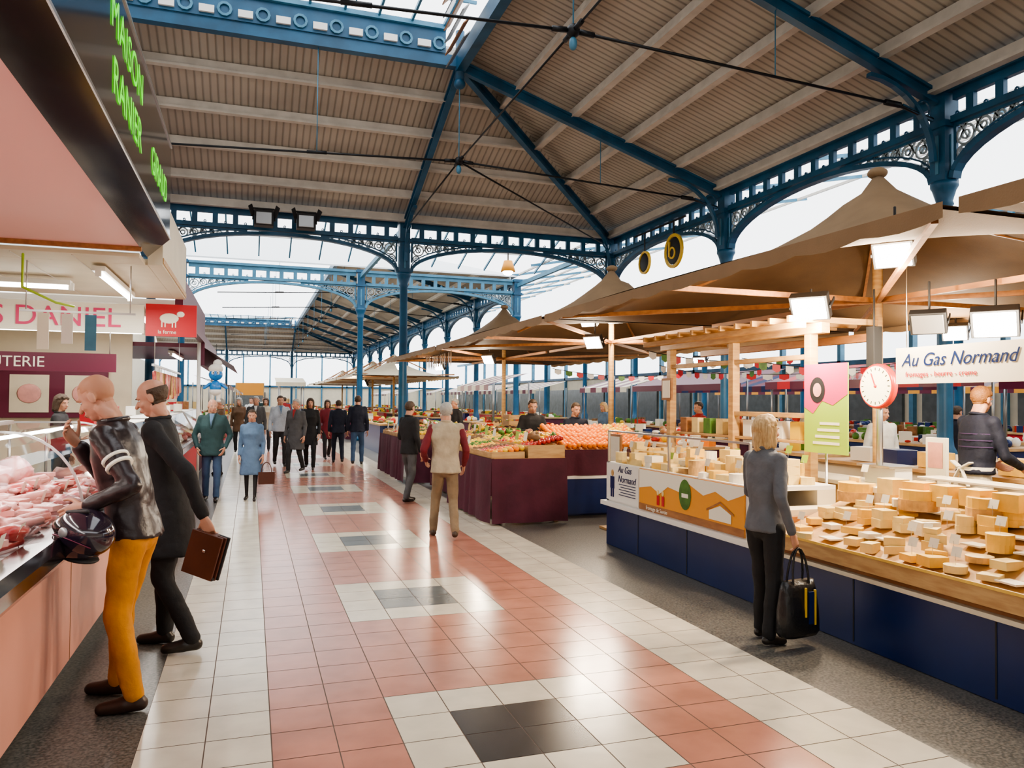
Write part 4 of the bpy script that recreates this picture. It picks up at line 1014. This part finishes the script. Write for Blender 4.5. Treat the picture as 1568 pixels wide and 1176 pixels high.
def exw(F,sh,Th):
    n=24
    for z,h in((1.0,.035),):
        F.loft([[V((math.cos(t)*.185,math.sin(t)*.14,z+dz)) for t in[2*math.pi*i/n for i in range(n)]] for dz in(-h/2,h/2)],'ch4',cap=False)
    for s in(-1,1): F.beam((s*.01,-.15,1.0),(s*.11,-.16,.84),.012,.03,'ch4',up=(0,1,0));F.beam((s*.02,-.145,1.01),(s*.12,-.14,1.06),.012,.05,'ch4',up=(0,1,0))
    for z in(1.32,1.26,1.20): F.loft([[V((math.cos(t)*.196*(1 if z>1.2 else .95),math.sin(t)*.134+(z-.92)*.09,z+dz)) for t in[2*math.pi*i/n for i in range(n)]] for dz in(-.005,.005)],M['stripe'],cap=False)
M['stripe']=mat('knit_stripe',(.05,.03,.09),.8)
b=MB();b.bx(6.15,6.85,2.4,8,0,.1,'wood');b.build('duckboard')
person('cheese_vendor',6.42,5.45,-100,1.76,cl['navy'],cl['cream'],cl['shoe'],hairm=cl['hairgi'],z0=.1,hem=.95,hi=True,arms={'L':((-.25,.10,1.12),(-.16,.31,1.03)),'R':((.25,.10,1.12),(.18,.31,1.03))},extra=exw,lean=(0,.05),head=(12,-12,0),seed=5,fat=1.05)
px,py=2.30,9.35
person('man_in_vest',px,py,-12,1.66,cl['beige'],cl['khaki'],mat('brown_shoes',(.06,.035,.02),.5),sleeve=cl['maroon'],hair='short',hairm=cl['hairgr'],hem=.84,fat=1.12,hi=True,lean=(0,.05),
  legs={'L':((-.12,.16,.50),(-.15,.14,.085),8),'R':((.10,.0,.48),(.12,-.24,.12),-5)},arms={'L':((-.29,-.04,1.14),(-.26,.16,1.0)),'R':((.27,-.02,1.14),(.25,.14,.93))},seed=6)
person('man_in_black_jacket',2.50,12.7,-60,1.66,cl['black'],cl['grey'],hairm=cl['hairbr'],arms={'L':((-.24,.0,1.12),(-.16,.2,1.02))},head=(10,-8,0),seed=7,legs={'L':((-.1,.1,.49),(-.1,.06,.085),0),'R':((.1,-.02,.48),(.1,-.15,.1),0)})
person('fruit_vendor',4.66,12.72,170,1.72,cl['dark'],cl['navy'],hairm=cl['hairbr'],lean=(0,.12),arms={'L':((-.26,.12,1.16),(-.2,.35,1.18)),'R':((.26,.12,1.16),(.16,.36,1.2))},head=(0,-15,0),seed=8)
person('elderly_man',-.60,13.7,172,1.67,cl['teal'],cl['jeans'],hair='fringe',hairm=cl['hairgr'],fat=1.15,shirt=cl['lblue'],arms={'L':((-.3,-.02,1.13),(-.23,.1,.93)),'R':((.3,-.02,1.13),(.23,.1,.93))},head=(20,-5,0),hem=.78,seed=9,
  legs={'L':((-.1,.08,.49),(-.1,.12,.085),5),'R':((.1,-.0,.48),(.11,-.08,.085),-5)})
person('woman_in_blue_coat',.02,13.6,170,1.50,cl['lblue'],cl['dark'],hairm=cl['hairbr'],hair='short',fem=True,hem=.50,legm=cl['dark'],fat=1.15,head=(5,-5,0),seed=10,legs={'L':((-.09,.08,.49),(-.09,.12,.085),5),'R':((.09,-.0,.48),(.1,-.1,.085),-5)})
w=loc2w(.02,13.6,170,1.50,(-.30,.09,.74));b=MB();b.box(w+V((0,0,-.26)),(.26,.10,.2),'folder')
for s in(-1,1):
    pr=None
    for i in range(9):
        a=math.pi*i/8;q=w+V((math.cos(a)*.08,s*.03,-.16+.16*math.sin(a)))
        if pr: b.cap(pr,q,.007,.007,'folder',6)
        pr=q
b.build('handbag',bevel=.02)
walkA={'L':((-.1,.14,.50),(-.1,.16,.085),0),'R':((.1,.0,.48),(.1,-.2,.12),0)}
walkB={'R':((.1,.14,.50),(.1,.16,.085),0),'L':((-.1,.0,.48),(-.1,-.2,.12),0)}
crowd=[('pedestrian_in_grey_jacket',.12,21.6,178,1.74,'grey','jeans','hairgr',0,.82),('pedestrian_in_pale_shirt',.70,20.3,185,1.76,'pale','dark','hairbr',0,.86),
('pedestrian_in_grey_coat',.98,18.4,150,1.68,'grey','dark','hairgr',0,.55),('pedestrian_in_black_coat',1.36,19.2,170,1.7,'black','black','hairbr',1,.6),
('pedestrian_in_burgundy_coat',2.05,22.4,190,1.66,'maroon','dark','hairbr',1,.6),('pedestrian_in_navy_jacket',2.20,20.9,0,1.66,'navy','navy','hairbr',0,.84),
('pedestrian_in_blue_jacket',2.62,20.2,-10,1.78,'navy','jeans','hairbr',0,.84),('pedestrian_in_beige_coat',.45,26,180,1.7,'beige','dark','hairbr',1,.7),
('pedestrian_in_white_top',.0,30,180,1.72,'wht','jeans','hairbr',0,.85),('pedestrian_in_brown_coat',-.35,25,175,1.7,'browncoat','dark','hairgr',1,.7),
('pedestrian_in_red_jacket',1.3,33,0,1.74,'redc','jeans','hairbr',0,.85),('pedestrian_in_teal_jacket',.3,38,180,1.75,'teal','dark','hairbr',0,.8),
('pedestrian_in_blue_coat',1.9,44,0,1.7,'lblue','dark','hairbl',1,.7),('pedestrian_in_cream_jacket',.7,48,180,1.74,'cream','jeans','hairbr',0,.8)]
for i,c in enumerate(crowd):
    person(c[0],c[1],c[2],c[3],c[4],cl[c[5]],cl[c[6]],hairm=cl[c[7]],hair='bob' if c[8] else 'short',fem=bool(c[8]),hem=c[9],shirt=None if c[8] else cl[['wht','lblue','redc','cream'][i%4]],legs=walkA if i%2 else walkB,head=(R.uniform(-25,25),-5,0),seed=20+i,fat=1.05)
vend=[('stall_vendor',5.2,12.0,175,'navy','hairbr'),('stall_vendor',8.5,8.7,170,'wht','hairbr'),('stall_vendor',8.35,13.2,90,'redc','hairbr'),('stall_vendor',4.7,18.2,110,'dark','hairgr'),
('market_shopper',8.8,6.4,-70,'grey','hairgr'),('market_shopper',8.2,17.2,100,'lblue','hairbl'),('market_shopper',9.6,11.5,100,'beige','hairbr'),('butcher',-2.75,8.9,-120,'wht','hairbr'),('deli_vendor',-2.6,12.6,-100,'dark','hairbr'),('deli_vendor',-2.4,14.6,-90,'wht','hairgr'),('market_shopper',11.6,10.2,-90,'navy','hairbr'),('market_shopper',-.65,18.2,95,'browncoat','hairgr')]
for i,c in enumerate(vend):
    person(c[0],c[1],c[2],c[3],1.66+.02*(i%5),cl[c[4]],cl['dark'],hairm=cl[c[5]],hair='bob' if i in(5,8) else 'short',fem=i in(5,8),head=(R.uniform(-20,20),-12,0),seed=50+i,
      arms={} if i%2 else {'R':((.25,.10,1.14),(.16,.33,1.12))})
# ================================================ WORLD + CAMERA
wd=bpy.data.worlds.new('overcast');bpy.context.scene.world=wd;wd.use_nodes=True
bg=wd.node_tree.nodes['Background'];bg.inputs[0].default_value=(.95,.975,1,1);bg.inputs[1].default_value=4.0
th=math.atan(399/1180);ph=math.atan(25/1180);ro=.0087
f=V((math.sin(th)*math.cos(ph),math.cos(th)*math.cos(ph),math.sin(ph)));r0=V((math.cos(th),-math.sin(th),0));u0=r0.cross(f)
r=r0*math.cos(ro)+u0*math.sin(ro);u=-r0*math.sin(ro)+u0*math.cos(ro)
cam=bpy.data.cameras.new('camera');cam.sensor_width=36;cam.lens=36*1180/1568;cam.clip_end=300
co=bpy.data.objects.new('camera',cam);bpy.context.collection.objects.link(co)
co.matrix_world=Matrix.Translation((0,0,1.7))@Matrix([r,u,-f]).transposed().to_4x4()
bpy.context.scene.camera=co
try:
    bpy.context.scene.view_settings.look='AgX - Medium High Contrast';bpy.context.scene.view_settings.exposure=-.28
except Exception as e: print(e)
